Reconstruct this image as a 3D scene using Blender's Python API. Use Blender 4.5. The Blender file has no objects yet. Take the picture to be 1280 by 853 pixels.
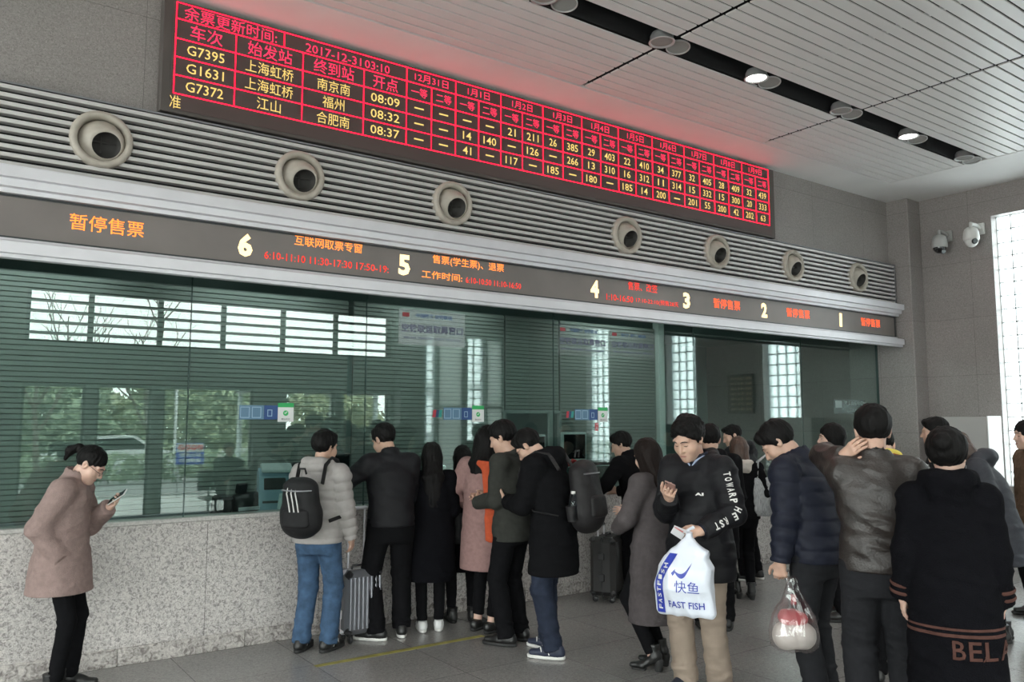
import bpy, math, random
import numpy as np
from mathutils import Vector, Matrix, Euler

# ------------------------------------------------------------------ camera, sky, lamps, exposure
SC = bpy.context.scene
COL = SC.collection
F_PX, PITCH, YAW = 1020.0, math.radians(5.683), math.radians(35.7)
EYE = Vector((0.0, -6.6, 1.75))
cam_d = bpy.data.cameras.new('camera')
cam_d.sensor_fit = 'HORIZONTAL'; cam_d.sensor_width = 36.0
cam_d.lens = 36.0 * F_PX / 1280.0
cam_d.clip_start = 0.05; cam_d.clip_end = 300
cam = bpy.data.objects.new('camera', cam_d); COL.objects.link(cam)
cam.location = EYE
cam.rotation_euler = Euler((math.pi/2 + PITCH, 0, -YAW), 'XYZ')
SC.camera = cam

SKY = 12.5
world = bpy.data.worlds.new('overcast_sky'); SC.world = world
world.use_nodes = True
wn = world.node_tree.nodes; wl = world.node_tree.links
bg = wn['Background']
bg.inputs['Strength'].default_value = SKY
tc = wn.new('ShaderNodeTexCoord'); sep = wn.new('ShaderNodeSeparateXYZ'); ramp = wn.new('ShaderNodeValToRGB')
ramp.color_ramp.elements[0].position = 0.0; ramp.color_ramp.elements[0].color = (1.0, 0.975, 0.96, 1)
ramp.color_ramp.elements[1].position = 0.9; ramp.color_ramp.elements[1].color = (1.0, 0.985, 0.975, 1)
wl.new(tc.outputs['Generated'], sep.inputs[0]); wl.new(sep.outputs['Z'], ramp.inputs[0]); wl.new(ramp.outputs[0], bg.inputs['Color'])

vs = SC.view_settings
SC.display_settings.display_device = 'sRGB'
vs.view_transform = 'Standard'; vs.look = 'None'; vs.gamma = 1.0; vs.use_curve_mapping = False
vs.exposure = -0.18
cy = SC.cycles
cy.use_denoising = True
try: cy.denoiser = 'OPENIMAGEDENOISE'
except Exception: pass
cy.max_bounces = 10; cy.diffuse_bounces = 5; cy.glossy_bounces = 4; cy.transmission_bounces = 6
cy.transparent_max_bounces = 16
cy.caustics_reflective = False; cy.caustics_refractive = False
cy.sample_clamp_indirect = 6.0

def portal(name, loc, rot, sx, sy):
    """daylight portal filling a modelled window opening"""
    d = bpy.data.lights.new(name, 'AREA'); d.shape = 'RECTANGLE'; d.size = sx; d.size_y = sy
    d.cycles.is_portal = True
    o = bpy.data.objects.new(name, d); COL.objects.link(o); o.location = loc; o.rotation_euler = rot
    return o
YF = -9.0          # facade wall (behind the camera), inner face
XR = 11.79         # right wall
XL = -7.0          # left wall
ZC = 5.0           # ceiling
portal('daylight_upper', (3.0, YF-0.12, 3.56), (-math.pi/2, 0, 0), 18.0, 1.0)
portal('daylight_lower', (2.2, YF-0.12, 1.2), (-math.pi/2, 0, 0), 14.0, 2.4)
portal('daylight_strips', (9.7, YF-0.12, 2.2), (-math.pi/2, 0, 0), 2.0, 3.2)
portal('daylight_left_added', (XL-0.3, -4.6, 2.5), (0, -math.pi/2, 0), 4.6, 8.0)  # sky portal at the added left windows
portal('daylight_side', (XR+0.2, -4.2, 2.6), (0, math.pi/2, 0), 4.0, 5.6)
# ------------------------------------------------------------------ materials
def _nodes(name):
    m = bpy.data.materials.new(name); m.use_nodes = True
    nt = m.node_tree; return m, nt, nt.nodes['Principled BSDF']
def mat(name, col, rough=0.6, metal=0.0, var=0.0, vscale=20.0, bump=0.0, bscale=60.0, sheen=0.0, spec=0.5, stretch=None, coat=0.0):
    m, nt, b = _nodes(name); N = nt.nodes; L = nt.links
    b.inputs['Base Color'].default_value = (*col, 1); b.inputs['Roughness'].default_value = rough
    b.inputs['Metallic'].default_value = metal; b.inputs['Specular IOR Level'].default_value = spec
    if sheen: b.inputs['Sheen Weight'].default_value = sheen
    if coat: b.inputs['Coat Weight'].default_value = coat; b.inputs['Coat Roughness'].default_value = 0.15
    tcn = N.new('ShaderNodeTexCoord'); out = tcn.outputs['Object']
    if stretch:
        mp = N.new('ShaderNodeMapping'); mp.inputs['Scale'].default_value = stretch; L.new(out, mp.inputs['Vector']); out = mp.outputs[0]
    if var:
        n = N.new('ShaderNodeTexNoise'); n.inputs['Scale'].default_value = vscale; n.inputs['Detail'].default_value = 5
        L.new(out, n.inputs['Vector'])
        r = N.new('ShaderNodeValToRGB')
        r.color_ramp.elements[0].position = 0.3; r.color_ramp.elements[1].position = 0.7
        r.color_ramp.elements[0].color = (*[c*(1-var) for c in col], 1); r.color_ramp.elements[1].color = (*[min(1, c*(1+var)) for c in col], 1)
        L.new(n.outputs['Fac'], r.inputs[0]); L.new(r.outputs[0], b.inputs['Base Color'])
    if bump:
        n2 = N.new('ShaderNodeTexNoise'); n2.inputs['Scale'].default_value = bscale; n2.inputs['Detail'].default_value = 4
        L.new(out, n2.inputs['Vector'])
        bp = N.new('ShaderNodeBump'); bp.inputs['Strength'].default_value = bump; bp.inputs['Distance'].default_value = 0.01
        L.new(n2.outputs['Fac'], bp.inputs['Height']); L.new(bp.outputs[0], b.inputs['Normal'])
    return m
def emit(name, col, s):
    m = bpy.data.materials.new(name); m.use_nodes = True; nt = m.node_tree; nt.nodes.clear()
    e = nt.nodes.new('ShaderNodeEmission'); e.inputs[0].default_value = (*col, 1); e.inputs[1].default_value = s
    o = nt.nodes.new('ShaderNodeOutputMaterial'); nt.links.new(e.outputs[0], o.inputs[0]); return m
def glass(name, tint=(0.8, 0.9, 0.87), ior=1.5, rough=0.0, extra=None):
    m = bpy.data.materials.new(name); m.use_nodes = True; nt = m.node_tree; nt.nodes.clear(); N = nt.nodes; L = nt.links
    t = N.new('ShaderNodeBsdfTransparent'); t.inputs[0].default_value = (*tint, 1)
    g = N.new('ShaderNodeBsdfGlossy'); g.inputs['Roughness'].default_value = rough; g.inputs[0].default_value = (0.93, 1.0, 0.98, 1)
    f = N.new('ShaderNodeFresnel'); gm = N.new('ShaderNodeNewGeometry'); mr = N.new('ShaderNodeMapRange')
    mr.inputs['To Min'].default_value = ior; mr.inputs['To Max'].default_value = 1.0/ior       # the far face of the sheet reflects like the near one
    L.new(gm.outputs['Backfacing'], mr.inputs[0]); L.new(mr.outputs[0], f.inputs[0])
    mx = N.new('ShaderNodeMixShader'); o = N.new('ShaderNodeOutputMaterial')
    L.new(f.outputs[0], mx.inputs[0]); L.new(t.outputs[0], mx.inputs[1]); L.new(g.outputs[0], mx.inputs[2])
    L.new(mx.outputs[0], o.inputs[0])
    if extra:
        d = N.new('ShaderNodeBsdfTranslucent'); d.inputs[0].default_value = (0.9, 0.95, 0.95, 1)
        m2 = N.new('ShaderNodeMixShader'); m2.inputs[0].default_value = extra
        L.new(mx.outputs[0], m2.inputs[1]); L.new(d.outputs[0], m2.inputs[2]); L.new(m2.outputs[0], o.inputs[0])
    return m
def frosted(name, col):
    m = bpy.data.materials.new(name); m.use_nodes = True; nt = m.node_tree; nt.nodes.clear()
    t = nt.nodes.new('ShaderNodeBsdfTranslucent'); t.inputs[0].default_value = (*col, 1); d = nt.nodes.new('ShaderNodeBsdfDiffuse'); d.inputs[0].default_value = (0.5, 0.54, 0.53, 1)
    mx = nt.nodes.new('ShaderNodeMixShader'); mx.inputs[0].default_value = 0.3; o = nt.nodes.new('ShaderNodeOutputMaterial')
    nt.links.new(t.outputs[0], mx.inputs[1]); nt.links.new(d.outputs[0], mx.inputs[2]); nt.links.new(mx.outputs[0], o.inputs[0]); return m
def granite(name, base, fleck, dark, scale, rough=0.35, fine=160.0, joints=None):
    m, nt, b = _nodes(name); N = nt.nodes; L = nt.links
    b.inputs['Roughness'].default_value = rough
    tcn = N.new('ShaderNodeTexCoord')
    n1 = N.new('ShaderNodeTexNoise'); n1.inputs['Scale'].default_value = scale; n1.inputs['Detail'].default_value = 3; n1.inputs['Distortion'].default_value = 1.2
    r1 = N.new('ShaderNodeValToRGB'); e = r1.color_ramp.elements
    e[0].position = 0.36; e[0].color = (*dark, 1); e[1].position = 0.56; e[1].color = (*base, 1)
    x = e.new(0.72); x.color = (*fleck, 1); x = e.new(0.44); x.color = (*[0.5*(p+q) for p, q in zip(base, dark)], 1)
    n2 = N.new('ShaderNodeTexNoise'); n2.inputs['Scale'].default_value = fine; n2.inputs['Detail'].default_value = 2
    n3 = N.new('ShaderNodeTexNoise'); n3.inputs['Scale'].default_value = 1.1; n3.inputs['Detail'].default_value = 4
    mm = N.new('ShaderNodeMath'); mm.operation = 'MULTIPLY_ADD'; mm.inputs[1].default_value = 0.9; mm.inputs[2].default_value = 0.55
    m3 = N.new('ShaderNodeMath'); m3.operation = 'MULTIPLY_ADD'; m3.inputs[1].default_value = 0.35; m3.inputs[2].default_value = 0.82
    mu = N.new('ShaderNodeMath'); mu.operation = 'MULTIPLY'
    mix = N.new('ShaderNodeMixRGB'); mix.blend_type = 'MULTIPLY'; mix.inputs[0].default_value = 1.0
    for n in (n1, n2, n3): L.new(tcn.outputs['Object'], n.inputs['Vector'])
    L.new(n1.outputs['Fac'], r1.inputs[0]); L.new(n2.outputs['Fac'], mm.inputs[0]); L.new(n3.outputs['Fac'], m3.inputs[0])
    L.new(mm.outputs[0], mu.inputs[0]); L.new(m3.outputs[0], mu.inputs[1])
    L.new(r1.outputs[0], mix.inputs[1]); L.new(mu.outputs[0], mix.inputs[2])
    out = mix.outputs[0]
    if joints:      # thin slab joints: brick texture, mortar darkens
        (sx, sz, mort, axes) = joints
        sp = N.new('ShaderNodeSeparateXYZ'); cb = N.new('ShaderNodeCombineXYZ'); L.new(tcn.outputs['Object'], sp.inputs[0])
        L.new(sp.outputs[axes[0]], cb.inputs[0]); L.new(sp.outputs[axes[1]], cb.inputs[1])
        bt = N.new('ShaderNodeTexBrick'); bt.offset = 0.0; bt.inputs['Scale'].default_value = 1.0
        bt.inputs['Brick Width'].default_value = sx; bt.inputs['Row Height'].default_value = sz; bt.inputs['Mortar Size'].default_value = mort
        bt.inputs['Color1'].default_value = (1, 1, 1, 1); bt.inputs['Color2'].default_value = (0.93, 0.93, 0.93, 1); bt.inputs['Mortar'].default_value = (0.45, 0.45, 0.45, 1)
        L.new(cb.outputs[0], bt.inputs['Vector'])
        mj = N.new('ShaderNodeMixRGB'); mj.blend_type = 'MULTIPLY'; mj.inputs[0].default_value = 1.0
        L.new(out, mj.inputs[1]); L.new(bt.outputs['Color'], mj.inputs[2]); out = mj.outputs[0]
    L.new(out, b.inputs['Base Color'])
    return m

# ------------------------------------------------------------------ object helpers
def meta(o, label=None, cat=None, group=None, kind=None):
    if label: o['label'] = label
    if cat: o['category'] = cat
    if group: o['group'] = group
    if kind: o['kind'] = kind
    return o
def empty(name, loc=(0, 0, 0), rz=0.0, label=None, cat=None, group=None):
    o = bpy.data.objects.new(name, None); COL.objects.link(o); o.empty_display_size = 0.1
    o.location = loc; o.rotation_euler = (0, 0, rz)
    return meta(o, label, cat, group)
def link(name, me, parent=None, m=None):
    o = bpy.data.objects.new(name, me); COL.objects.link(o)
    if m is not None and not me.materials: me.materials.append(m)
    if parent is not None: o.parent = parent
    return o
def np_mesh(name, V, Q, smooth=True):
    """V (n,3) float, Q (m,4) or (m,3) int"""
    me = bpy.data.meshes.new(name)
    V = np.ascontiguousarray(V, dtype=np.float32); Q = np.ascontiguousarray(Q, dtype=np.int32)
    k = Q.shape[1]
    me.vertices.add(len(V)); me.vertices.foreach_set('co', V.ravel())
    me.loops.add(Q.size); me.loops.foreach_set('vertex_index', Q.ravel())
    me.polygons.add(len(Q)); me.polygons.foreach_set('loop_start', np.arange(0, Q.size, k, dtype=np.int32))
    me.polygons.foreach_set('use_smooth', np.full(len(Q), smooth, dtype=bool))
    me.update(calc_edges=True); me.validate()
    return me

class MB:
    """collects boxes, tubes, lathes and prisms into ONE mesh"""
    def __init__(s): s.v = []; s.f = []; s.sm = []
    def add(s, V, Fc, smooth=False):
        n = len(s.v); s.v += [tuple(p) for p in V]; s.f += [tuple(n+i for i in f) for f in Fc]; s.sm += [smooth]*len(Fc)
    def box(s, c, d, rot=None, bev=0.0):
        hx, hy, hz = d[0]/2, d[1]/2, d[2]/2
        if bev <= 0:
            P = [Vector((x*hx, y*hy, z*hz)) for x in (-1, 1) for y in (-1, 1) for z in (-1, 1)]
            Fc = [(0, 1, 3, 2), (4, 6, 7, 5), (0, 4, 5, 1), (2, 3, 7, 6), (0, 2, 6, 4), (1, 5, 7, 3)]
        else:
            b = min(bev, hx*0.98, hy*0.98, hz*0.98); P = []; ix = {}
            for sx in (-1, 1):
                for sy in (-1, 1):
                    for sz in (-1, 1):
                        for a in range(3):
                            q = [sx*(hx-b), sy*(hy-b), sz*(hz-b)]; q[a] = (sx*hx, sy*hy, sz*hz)[a]
                            ix[(sx, sy, sz, a)] = len(P); P.append(Vector(q))
            Fc = []
            for a in range(3):
                o1, o2 = [i for i in range(3) if i != a]
                for sg in (-1, 1):
                    r = []
                    for u, w in ((-1, -1), (1, -1), (1, 1), (-1, 1)):
                        k = [0, 0, 0]; k[a] = sg; k[o1] = u; k[o2] = w; r.append(ix[(*k, a)])
                    Fc.append(tuple(r))
                for u in (-1, 1):
                    for w in (-1, 1):       # edge running along axis a
                        k0 = [0]*3; k0[o1] = u; k0[o2] = w; k1 = list(k0); k0[a] = -1; k1[a] = 1
                        Fc.append((ix[(*k0, o1)], ix[(*k1, o1)], ix[(*k1, o2)], ix[(*k0, o2)]))
            for sx in (-1, 1):
                for sy in (-1, 1):
                    for sz in (-1, 1): Fc.append(tuple(ix[(sx, sy, sz, a)] for a in range(3)))
        R = Euler(rot).to_matrix() if rot is not None and not isinstance(rot, Matrix) else rot
        c = Vector(c); s.add([c + (R @ p if R is not None else p) for p in P], Fc); return s
    def tube(s, pts, r, n=10, cap=True, sec=None):
        """pts list; r float or list"""
        pts = [Vector(p) for p in pts]; m = len(pts)
        rs = r if isinstance(r, (list, tuple)) else [r]*m
        V = []; up = None
        for i in range(m):
            t = (pts[min(i+1, m-1)] - pts[max(i-1, 0)]).normalized()
            if up is None: up = Vector((0, 0, 1)) if abs(t.z) < 0.9 else Vector((1, 0, 0))
            u = t.cross(up).normalized(); w = u.cross(t).normalized(); up = w
            for k in range(n):
                a = 2*math.pi*k/n
                V.append(pts[i] + (u*math.cos(a) + w*math.sin(a)*(sec or 1.0))*rs[i])
        Fc = [(i*n+k, i*n+(k+1) % n, (i+1)*n+(k+1) % n, (i+1)*n+k) for i in range(m-1) for k in range(n)]
        s.add(V, Fc, True)
        if cap:
            s.add(V[:n][::-1], [tuple(range(n))]); s.add(V[-n:], [tuple(range(n))])
        return s
    def lathe(s, prof, origin=(0, 0, 0), axis=(0, 0, 1), n=32, closed=False):
        """prof list of (radius, height along axis)"""
        ax = Vector(axis).normalized(); u = ax.orthogonal().normalized(); w = ax.cross(u); o = Vector(origin); V = []
        for r, h in prof:
            for k in range(n):
                a = 2*math.pi*k/n; V.append(o + ax*h + (u*math.cos(a) + w*math.sin(a))*max(r, 1e-5))
        m = len(prof)
        Fc = [(i*n+k, i*n+(k+1) % n, ((i+1) % m)*n+(k+1) % n, ((i+1) % m)*n+k) for i in range(m if closed else m-1) for k in range(n)]
        s.add(V, Fc, True); return s
    def prism(s, poly, a, b, axes='yz', ax='x'):
        """2-D polygon extruded between a and b along axis ax"""
        def P(p, t):
            q = {axes[0]: p[0], axes[1]: p[1], ax: t}; return (q['x'], q['y'], q['z'])
        n = len(poly); V = [P(p, a) for p in poly] + [P(p, b) for p in poly]
        s.add(V, [(i, (i+1) % n, n+(i+1) % n, n+i) for i in range(n)] + [tuple(range(n))[::-1], tuple(range(n, 2*n))]); return s
    def quad(s, a, b, c, d): s.add([a, b, c, d], [(0, 1, 2, 3)]); return s
    def build(s, name, m, parent=None, recalc=True):
        me = bpy.data.meshes.new(name); me.from_pydata(s.v, [], s.f)
        me.polygons.foreach_set('use_smooth', s.sm)
        if recalc:
            import bmesh
            bm = bmesh.new(); bm.from_mesh(me); bmesh.ops.recalc_face_normals(bm, faces=bm.faces); bm.to_mesh(me); bm.free()
        me.update(); me.materials.append(m)
        return link(name, me, parent)
def words(root, name, s, center, m, **k):
    """one string of lettering as a part of its own"""
    mb = MB(); text_on(mb, s, center, **k)
    o = mb.build(name, m, root, False); o.data.transform(root.matrix_basis.inverted()); return o
def struct(name, mb, m, label=None): 
    o = mb.build(name, m); o['kind'] = 'structure'
    if label: o['label'] = label
    return o

# ------------------------------------------------------------------ lettering
_tc = {}
def glyphs(s, bold=0.0):
    key = (s, bold)
    if key not in _tc:
        c = bpy.data.curves.new('lettering', 'FONT'); c.body = s; c.size = 1.0; c.offset = bold; c.resolution_u = 2
        o = bpy.data.objects.new('lettering', c); COL.objects.link(o)
        me = bpy.data.meshes.new_from_object(o.evaluated_get(bpy.context.evaluated_depsgraph_get()))
        V = np.array([v.co[:2] for v in me.vertices]) if len(me.vertices) else np.zeros((0, 2))
        Fc = [tuple(p.vertices) for p in me.polygons]
        bpy.data.objects.remove(o); bpy.data.curves.remove(c); bpy.data.meshes.remove(me)
        if len(V): V = V - (V.min(0) + V.max(0))/2
        _tc[key] = (V, Fc)
    return _tc[key]
def text_on(mb, s, center, w=None, h=None, ux=(1, 0, 0), uz=(0, 0, 1), bold=0.02):
    """writes s centred at a point, in the plane of ux, uz, fitted to width w and/or height h"""
    V, Fc = glyphs(s, bold)
    if not len(V): return
    ext = V.max(0) - V.min(0)
    sy = h/ext[1] if h else w/ext[0]; sx = w/ext[0] if w else sy
    c = np.array(center); X = np.array(ux); Z = np.array(uz)
    P = c + np.outer(V[:, 0]*sx, X) + np.outer(V[:, 1]*sy, Z)
    mb.add(P.tolist(), Fc)
# ------------------------------------------------------------------ setting: materials
M_GRAN_UP = granite('granite_grey_honed', (0.325, 0.298, 0.287), (0.385, 0.355, 0.345), (0.235, 0.212, 0.205), 75, 0.5, 210, (1.2, 0.8, 0.002, (0, 2)))
M_GRAN_SIDE = granite('granite_grey_side', (0.325, 0.298, 0.287), (0.385, 0.355, 0.345), (0.235, 0.212, 0.205), 75, 0.4, 210, (1.2, 0.8, 0.002, (1, 2)))
M_GRAN_CTR = granite('granite_pale_polished', (0.54, 0.51, 0.49), (0.60, 0.57, 0.55), (0.27, 0.25, 0.245), 46, 0.22, 120, (0.92, 2.0, 0.0025, (0, 2)))
M_FLOOR = granite('stone_floor_grey', (0.265, 0.257, 0.247), (0.31, 0.30, 0.29), (0.20, 0.193, 0.186), 55, 0.25, 200, (0.8, 0.8, 0.003, (0, 1)))
M_CEIL = mat('ceiling_white_paint', (0.80, 0.78, 0.77), 0.55, var=0.04, vscale=1.5)
M_SLAT = mat('ceiling_slat_white', (0.74, 0.72, 0.71), 0.4, var=0.03, vscale=2)
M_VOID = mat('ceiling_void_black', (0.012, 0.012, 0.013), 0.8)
M_FACADE = mat('facade_inner_render', (0.24, 0.26, 0.25), 0.7, var=0.1, vscale=3)
M_FROST = frosted('frosted_panel_glass', (0.62, 0.66, 0.65))
M_PALE = mat('facade_pale_plaster', (0.62, 0.66, 0.65), 0.7)
M_DARKFR = mat('dark_window_frame', (0.035, 0.04, 0.042), 0.4)
M_ALU = mat('brushed_aluminium', (0.72, 0.71, 0.75), 0.4, 0.25, var=0.05, vscale=4)
M_ALUD = mat('dark_aluminium', (0.25, 0.25, 0.265), 0.4, 0.5)
M_GLASS = glass('ticket_counter_glass', (0.74, 0.83, 0.805), 1.72)
M_PANE = glass('clear_window_glass', (0.92, 0.96, 0.95), 1.45)
M_BLOCK = glass('glass_block_glass', (0.85, 0.92, 0.93), 1.45, 0.05, extra=0.35)
M_MORTAR = mat('glass_block_mortar', (0.72, 0.75, 0.76), 0.8)
M_OFFICE = mat('office_wall_teal_grey', (0.19, 0.26, 0.245), 0.8)
M_ROAD = mat('asphalt', (0.20, 0.20, 0.20), 0.9, var=0.15, vscale=2)
M_PAVE = mat('pale_paving', (0.42, 0.41, 0.40), 0.85, var=0.1, vscale=3)

def wall_cells(us, zs, holes):
    """columns and rows between the cut lines that are not inside a hole"""
    U = sorted(set(us + [h[i] for h in holes for i in (0, 1)])); Z = sorted(set(zs + [h[i] for h in holes for i in (2, 3)]))
    out = []
    for a, b in zip(U, U[1:]):
        run = None
        for c, d in zip(Z, Z[1:]):
            hit = any(h[0] <= (a+b)/2 <= h[1] and h[2] <= (c+d)/2 <= h[3] for h in holes)
            if hit:
                if run: out.append((a, b, *run)); run = None
            else: run = (run[0] if run else c, d)
        if run: out.append((a, b, *run))
    return out

# ------------------------------------------------------------------ setting: floor, ceiling, walls
struct('floor', MB().box(((XL+XR)/2, (YF+3.8)/2, -0.05), (XR-XL+0.6, 3.8-YF+0.5, 0.1)), M_FLOOR)
mb = MB()
mb.box(((XL+XR)/2, -0.485, ZC+0.03), (XR-XL, 0.57, 0.06)); mb.box((11.17, (YF-0.77)/2, ZC+0.03), (1.24, -0.77-YF, 0.06))
struct('ceiling', mb, M_CEIL)
struct('ceiling_void', MB().box(((XL+XR)/2, (YF-0.1)/2, ZC+0.40), (XR-XL+0.4, 0.3-YF, 0.1)), M_VOID)
BAYS = [(-6.98, -3.35), (-3.3, -0.57), (-0.52, 2.21), (2.26, 4.99), (5.04, 7.765), (7.815, 10.53)]
ROWS = [(-0.79, -1.765), (-2.035, -4.66), (-4.93, -7.55), (-7.82, -8.98)]
for (x0, x1) in BAYS:
    for (ya, yb) in ROWS:
        n = round((ya-yb)/0.1215); p = (ya-yb)/n; mb = MB()
        for i in range(n):
            y = ya - p*(i+0.5)
            mb.prism([(y-p/2+0.009, 5.012), (y-p/2+0.009, 5.002), (y-p/2+0.011, 5.0), (y+p/2-0.011, 5.0), (y+p/2-0.009, 5.002), (y+p/2-0.009, 5.012)], x0, x1)
        mb.box(((x0+x1)/2, (ya+yb)/2, 5.03), (0.03, ya-yb, 0.036))
        struct('ceiling_panel', mb, M_SLAT)
for ya, yb in ((-1.77, -2.03), (-4.665, -4.925), (-7.555, -7.815)):
    mb = MB(); xm, L_ = (XL+10.53)/2, 10.53-XL
    mb.box((xm, ya-0.004, 5.15), (L_, 0.008, 0.26)); mb.box((xm, yb+0.004, 5.15), (L_, 0.008, 0.26)); mb.box((xm, (ya+yb)/2, 5.27), (L_, 0.26, 0.02))
    struct('ceiling_light_trough', mb, M_VOID)
struct('wall_front', MB().box(((XL+XR)/2, 0.1, 4.2), (XR-XL, 0.6, 2.2)), M_GRAN_UP)
struct('wall_counter', MB().box(((XL+11.45)/2, 0.1, 0.495), (11.45-XL, 0.2, 0.99)), M_GRAN_CTR)
struct('trim_1', MB().box(((XL+11.45)/2, 0.09, 1.006), (11.45-XL, 0.21, 0.032), bev=0.006), mat('granite_ledge', (0.50, 0.49, 0.47), 0.25, var=0.2, vscale=60), 'pale stone ledge along the counter under the glass')
mb = MB(); x = XL
i = 0
while x < 11.4:
    w = min(0.915, 11.45-x); mb.box((x+w/2, -0.007, 0.062), (w-0.008, 0.016, 0.124), bev=0.003); x += 0.915
struct('baseboard_front', mb, granite('granite_skirting', (0.46, 0.43, 0.41), (0.56, 0.53, 0.5), (0.20, 0.18, 0.17), 26, 0.3, 90))
struct('pillar_1', MB().box((11.62, -0.01, 2.5), (0.34, 1.02, 5.0), bev=0.01), M_GRAN_SIDE, 'grey granite pilaster at the right end of the ticket counter')

STRIPS = [(-2.23, -1.5), (-4.5, -3.75), (-6.9, -6.15)]
mb = MB()
for a, b, c, d in wall_cells([YF-0.25, 4.0], [0.0, 5.3], [(s[0], s[1], 0.9, 4.58) for s in STRIPS]):
    mb.box((XR+0.13, (a+b)/2, (c+d)/2), (0.26, b-a, d-c))
struct('wall_right', mb, M_GRAN_SIDE)
LEFT_ADDED = [(-8.6, -6.7), (-6.5, -4.6), (-4.4, -2.5), (-2.3, -0.6)]  # unseen window openings, added to bring more daylight into the hall
mb = MB()
for a, b, c, d in wall_cells([YF-0.25, 4.0], [0.0, 5.3], [(a, b, 0.1, 4.6) for a, b in LEFT_ADDED]): mb.box((XL-0.1, (a+b)/2, (c+d)/2), (0.2, b-a, d-c))
struct('wall_left', mb, M_GRAN_SIDE)
LOW = [(-6.3, -4.2), (-4.0, -1.9), (-1.7, 0.4), (1.3, 2.26), (2.43, 3.32), (3.52, 5.17), (5.8, 6.84), (7.02, 8.08)]  # bays at the left end are unseen, added to supply daylight
UPP = [(-6.3, 0.4), (1.3, 8.1)]  # the left window is likewise unseen and added to supply daylight
BLK = [(8.84, 9.25), (10.05, 10.55)]
mb = MB()
FRO = [(9.30, 10.0), (10.6, 11.1)]
holes = [(a, b, 0.5, 3.7) for a, b in FRO] + [(a, b, 0.06, 2.4) for a, b in LOW] + [(a, b, 3.1, 4.03) for a, b in UPP] + [(a, b, 0.5, 3.7) for a, b in BLK]
for a, b, c, d in wall_cells([XL-0.2, XR+0.2], [0.0, 5.3], holes): mb.box(((a+b)/2, YF-0.125, (c+d)/2), (b-a, 0.25, d-c))
struct('wall_back', mb, M_FACADE)
struct('pillar_2', MB().box((8.47, YF+0.15, 2.5), (0.6, 0.3, 5.0)), M_FACADE, 'dark pillar beside the entrance windows')

# ------------------------------------------------------------------ setting: windows
wi = 0
def window(frame_mb, fm, pane_mb, pm, label=None):
    global wi
    wi += 1
    r = empty('window_%d' % wi); r['kind'] = 'structure'
    if label: r['label'] = label
    frame_mb.build('window_frame', fm, r); pane_mb.build('pane', pm, r)
    return r
for a, b in LOW:
    f = MB(); t = 0.045
    for x in (a+t/2, b-t/2): f.box((x, YF-0.12, 1.23), (t, 0.07, 2.34))
    for z in (0.06+t/2, 2.4-t/2): f.box(((a+b)/2, YF-0.12, z), (b-a-2*t, 0.07, t))
    window(f, M_DARKFR, MB().box(((a+b)/2, YF-0.12, 1.23), (b-a-2*t, 0.008, 2.25)), M_PANE, 'tall glazed entrance bay of the back wall')
for (a, b), mul in zip(UPP, ([-5.2, -4.1, -3.0, -1.9, -0.8], [2.29, 3.43, 4.57, 5.74, 6.86])):
    f = MB(); t = 0.05
    for x in [a+t/2, b-t/2] + mul: f.box((x, YF-0.12, 3.565), (0.085, 0.08, 0.93))
    for z in (3.1+t/2, 4.03-t/2): f.box(((a+b)/2, YF-0.12, z), (b-a, 0.06, t))
    for k in range(4): f.box(((a+b)/2, YF-0.16, 3.27+0.185*k), (b-a, 0.05, 0.05))
    window(f, M_DARKFR, MB().box(((a+b)/2, YF-0.1, 3.565), (b-a, 0.006, 0.93)), M_PANE, 'clerestory window crossed by dark horizontal louvres')
for a, b in LEFT_ADDED:
    f = MB(); t = 0.05
    for y in (a+t/2, b-t/2): f.box((XL-0.1, y, 2.35), (0.08, t, 4.5))
    for z in (0.125, 2.4, 4.575): f.box((XL-0.1, (a+b)/2, z), (0.08, b-a-2*t, t))
    window(f, M_DARKFR, MB().box((XL-0.1, (a+b)/2, 2.35), (0.008, b-a-2*t, 4.4)), M_PANE, 'unseen glazed bay added in the left wall to let in daylight')
def block_window(u0, u1, z0, z1, nu, nz, place, label):
    f = MB(); p = MB(); du = (u1-u0)/nu; dz = (z1-z0)/nz
    for i in range(nu+1): c, d = place(u0+du*i, (z0+z1)/2, 0.014, z1-z0); f.box(c, d)
    for k in range(nz+1): c, d = place((u0+u1)/2, z0+dz*k, u1-u0, 0.014); f.box(c, d)
    for i in range(nu):
        for k in range(nz):
            c, d = place(u0+du*(i+0.5), z0+dz*(k+0.5), du-0.015, dz-0.015, 0.05); p.box(c, d, bev=0.012)
    window(f, M_MORTAR, p, M_BLOCK, label)
for (a, b), lb in zip(STRIPS, ('glass block window nearest the ticket counter in the right wall', 'second glass block window from the ticket counter in the right wall', 'third glass block window from the ticket counter in the right wall')):
    block_window(a, b, 0.9, 4.58, 4, 20, lambda u, z, du, dz, th=0.06: ((XR+0.18, u, z), (th, du, dz)), lb)
for (a, b), lb in zip(BLK, ('narrow glass block strip beside the dark pillar of the back wall', 'narrow glass block strip near the corner of the back wall')):
    block_window(a, b, 0.5, 3.7, 2, 16, lambda u, z, du, dz, th=0.06: ((u, YF-0.16, z), (du, th, dz)), lb)
for a, b in FRO:
    f = MB(); t = 0.04
    for x in (a+t/2, b-t/2): f.box((x, YF-0.12, 2.1), (t, 0.07, 3.2))
    for z in (0.52, 2.1, 3.68): f.box(((a+b)/2, YF-0.12, z), (b-a-2*t, 0.07, t))
    window(f, M_ALUD, MB().box(((a+b)/2, YF-0.12, 2.1), (b-a-2*t, 0.012, 3.12)), M_FROST, 'tall frosted panel between the glass block strips of the back wall')
SEAMS = [XL, -3.2, -0.6, 1.67, 3.18, 5.32, 7.47, 9.6, 11.44]
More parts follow.
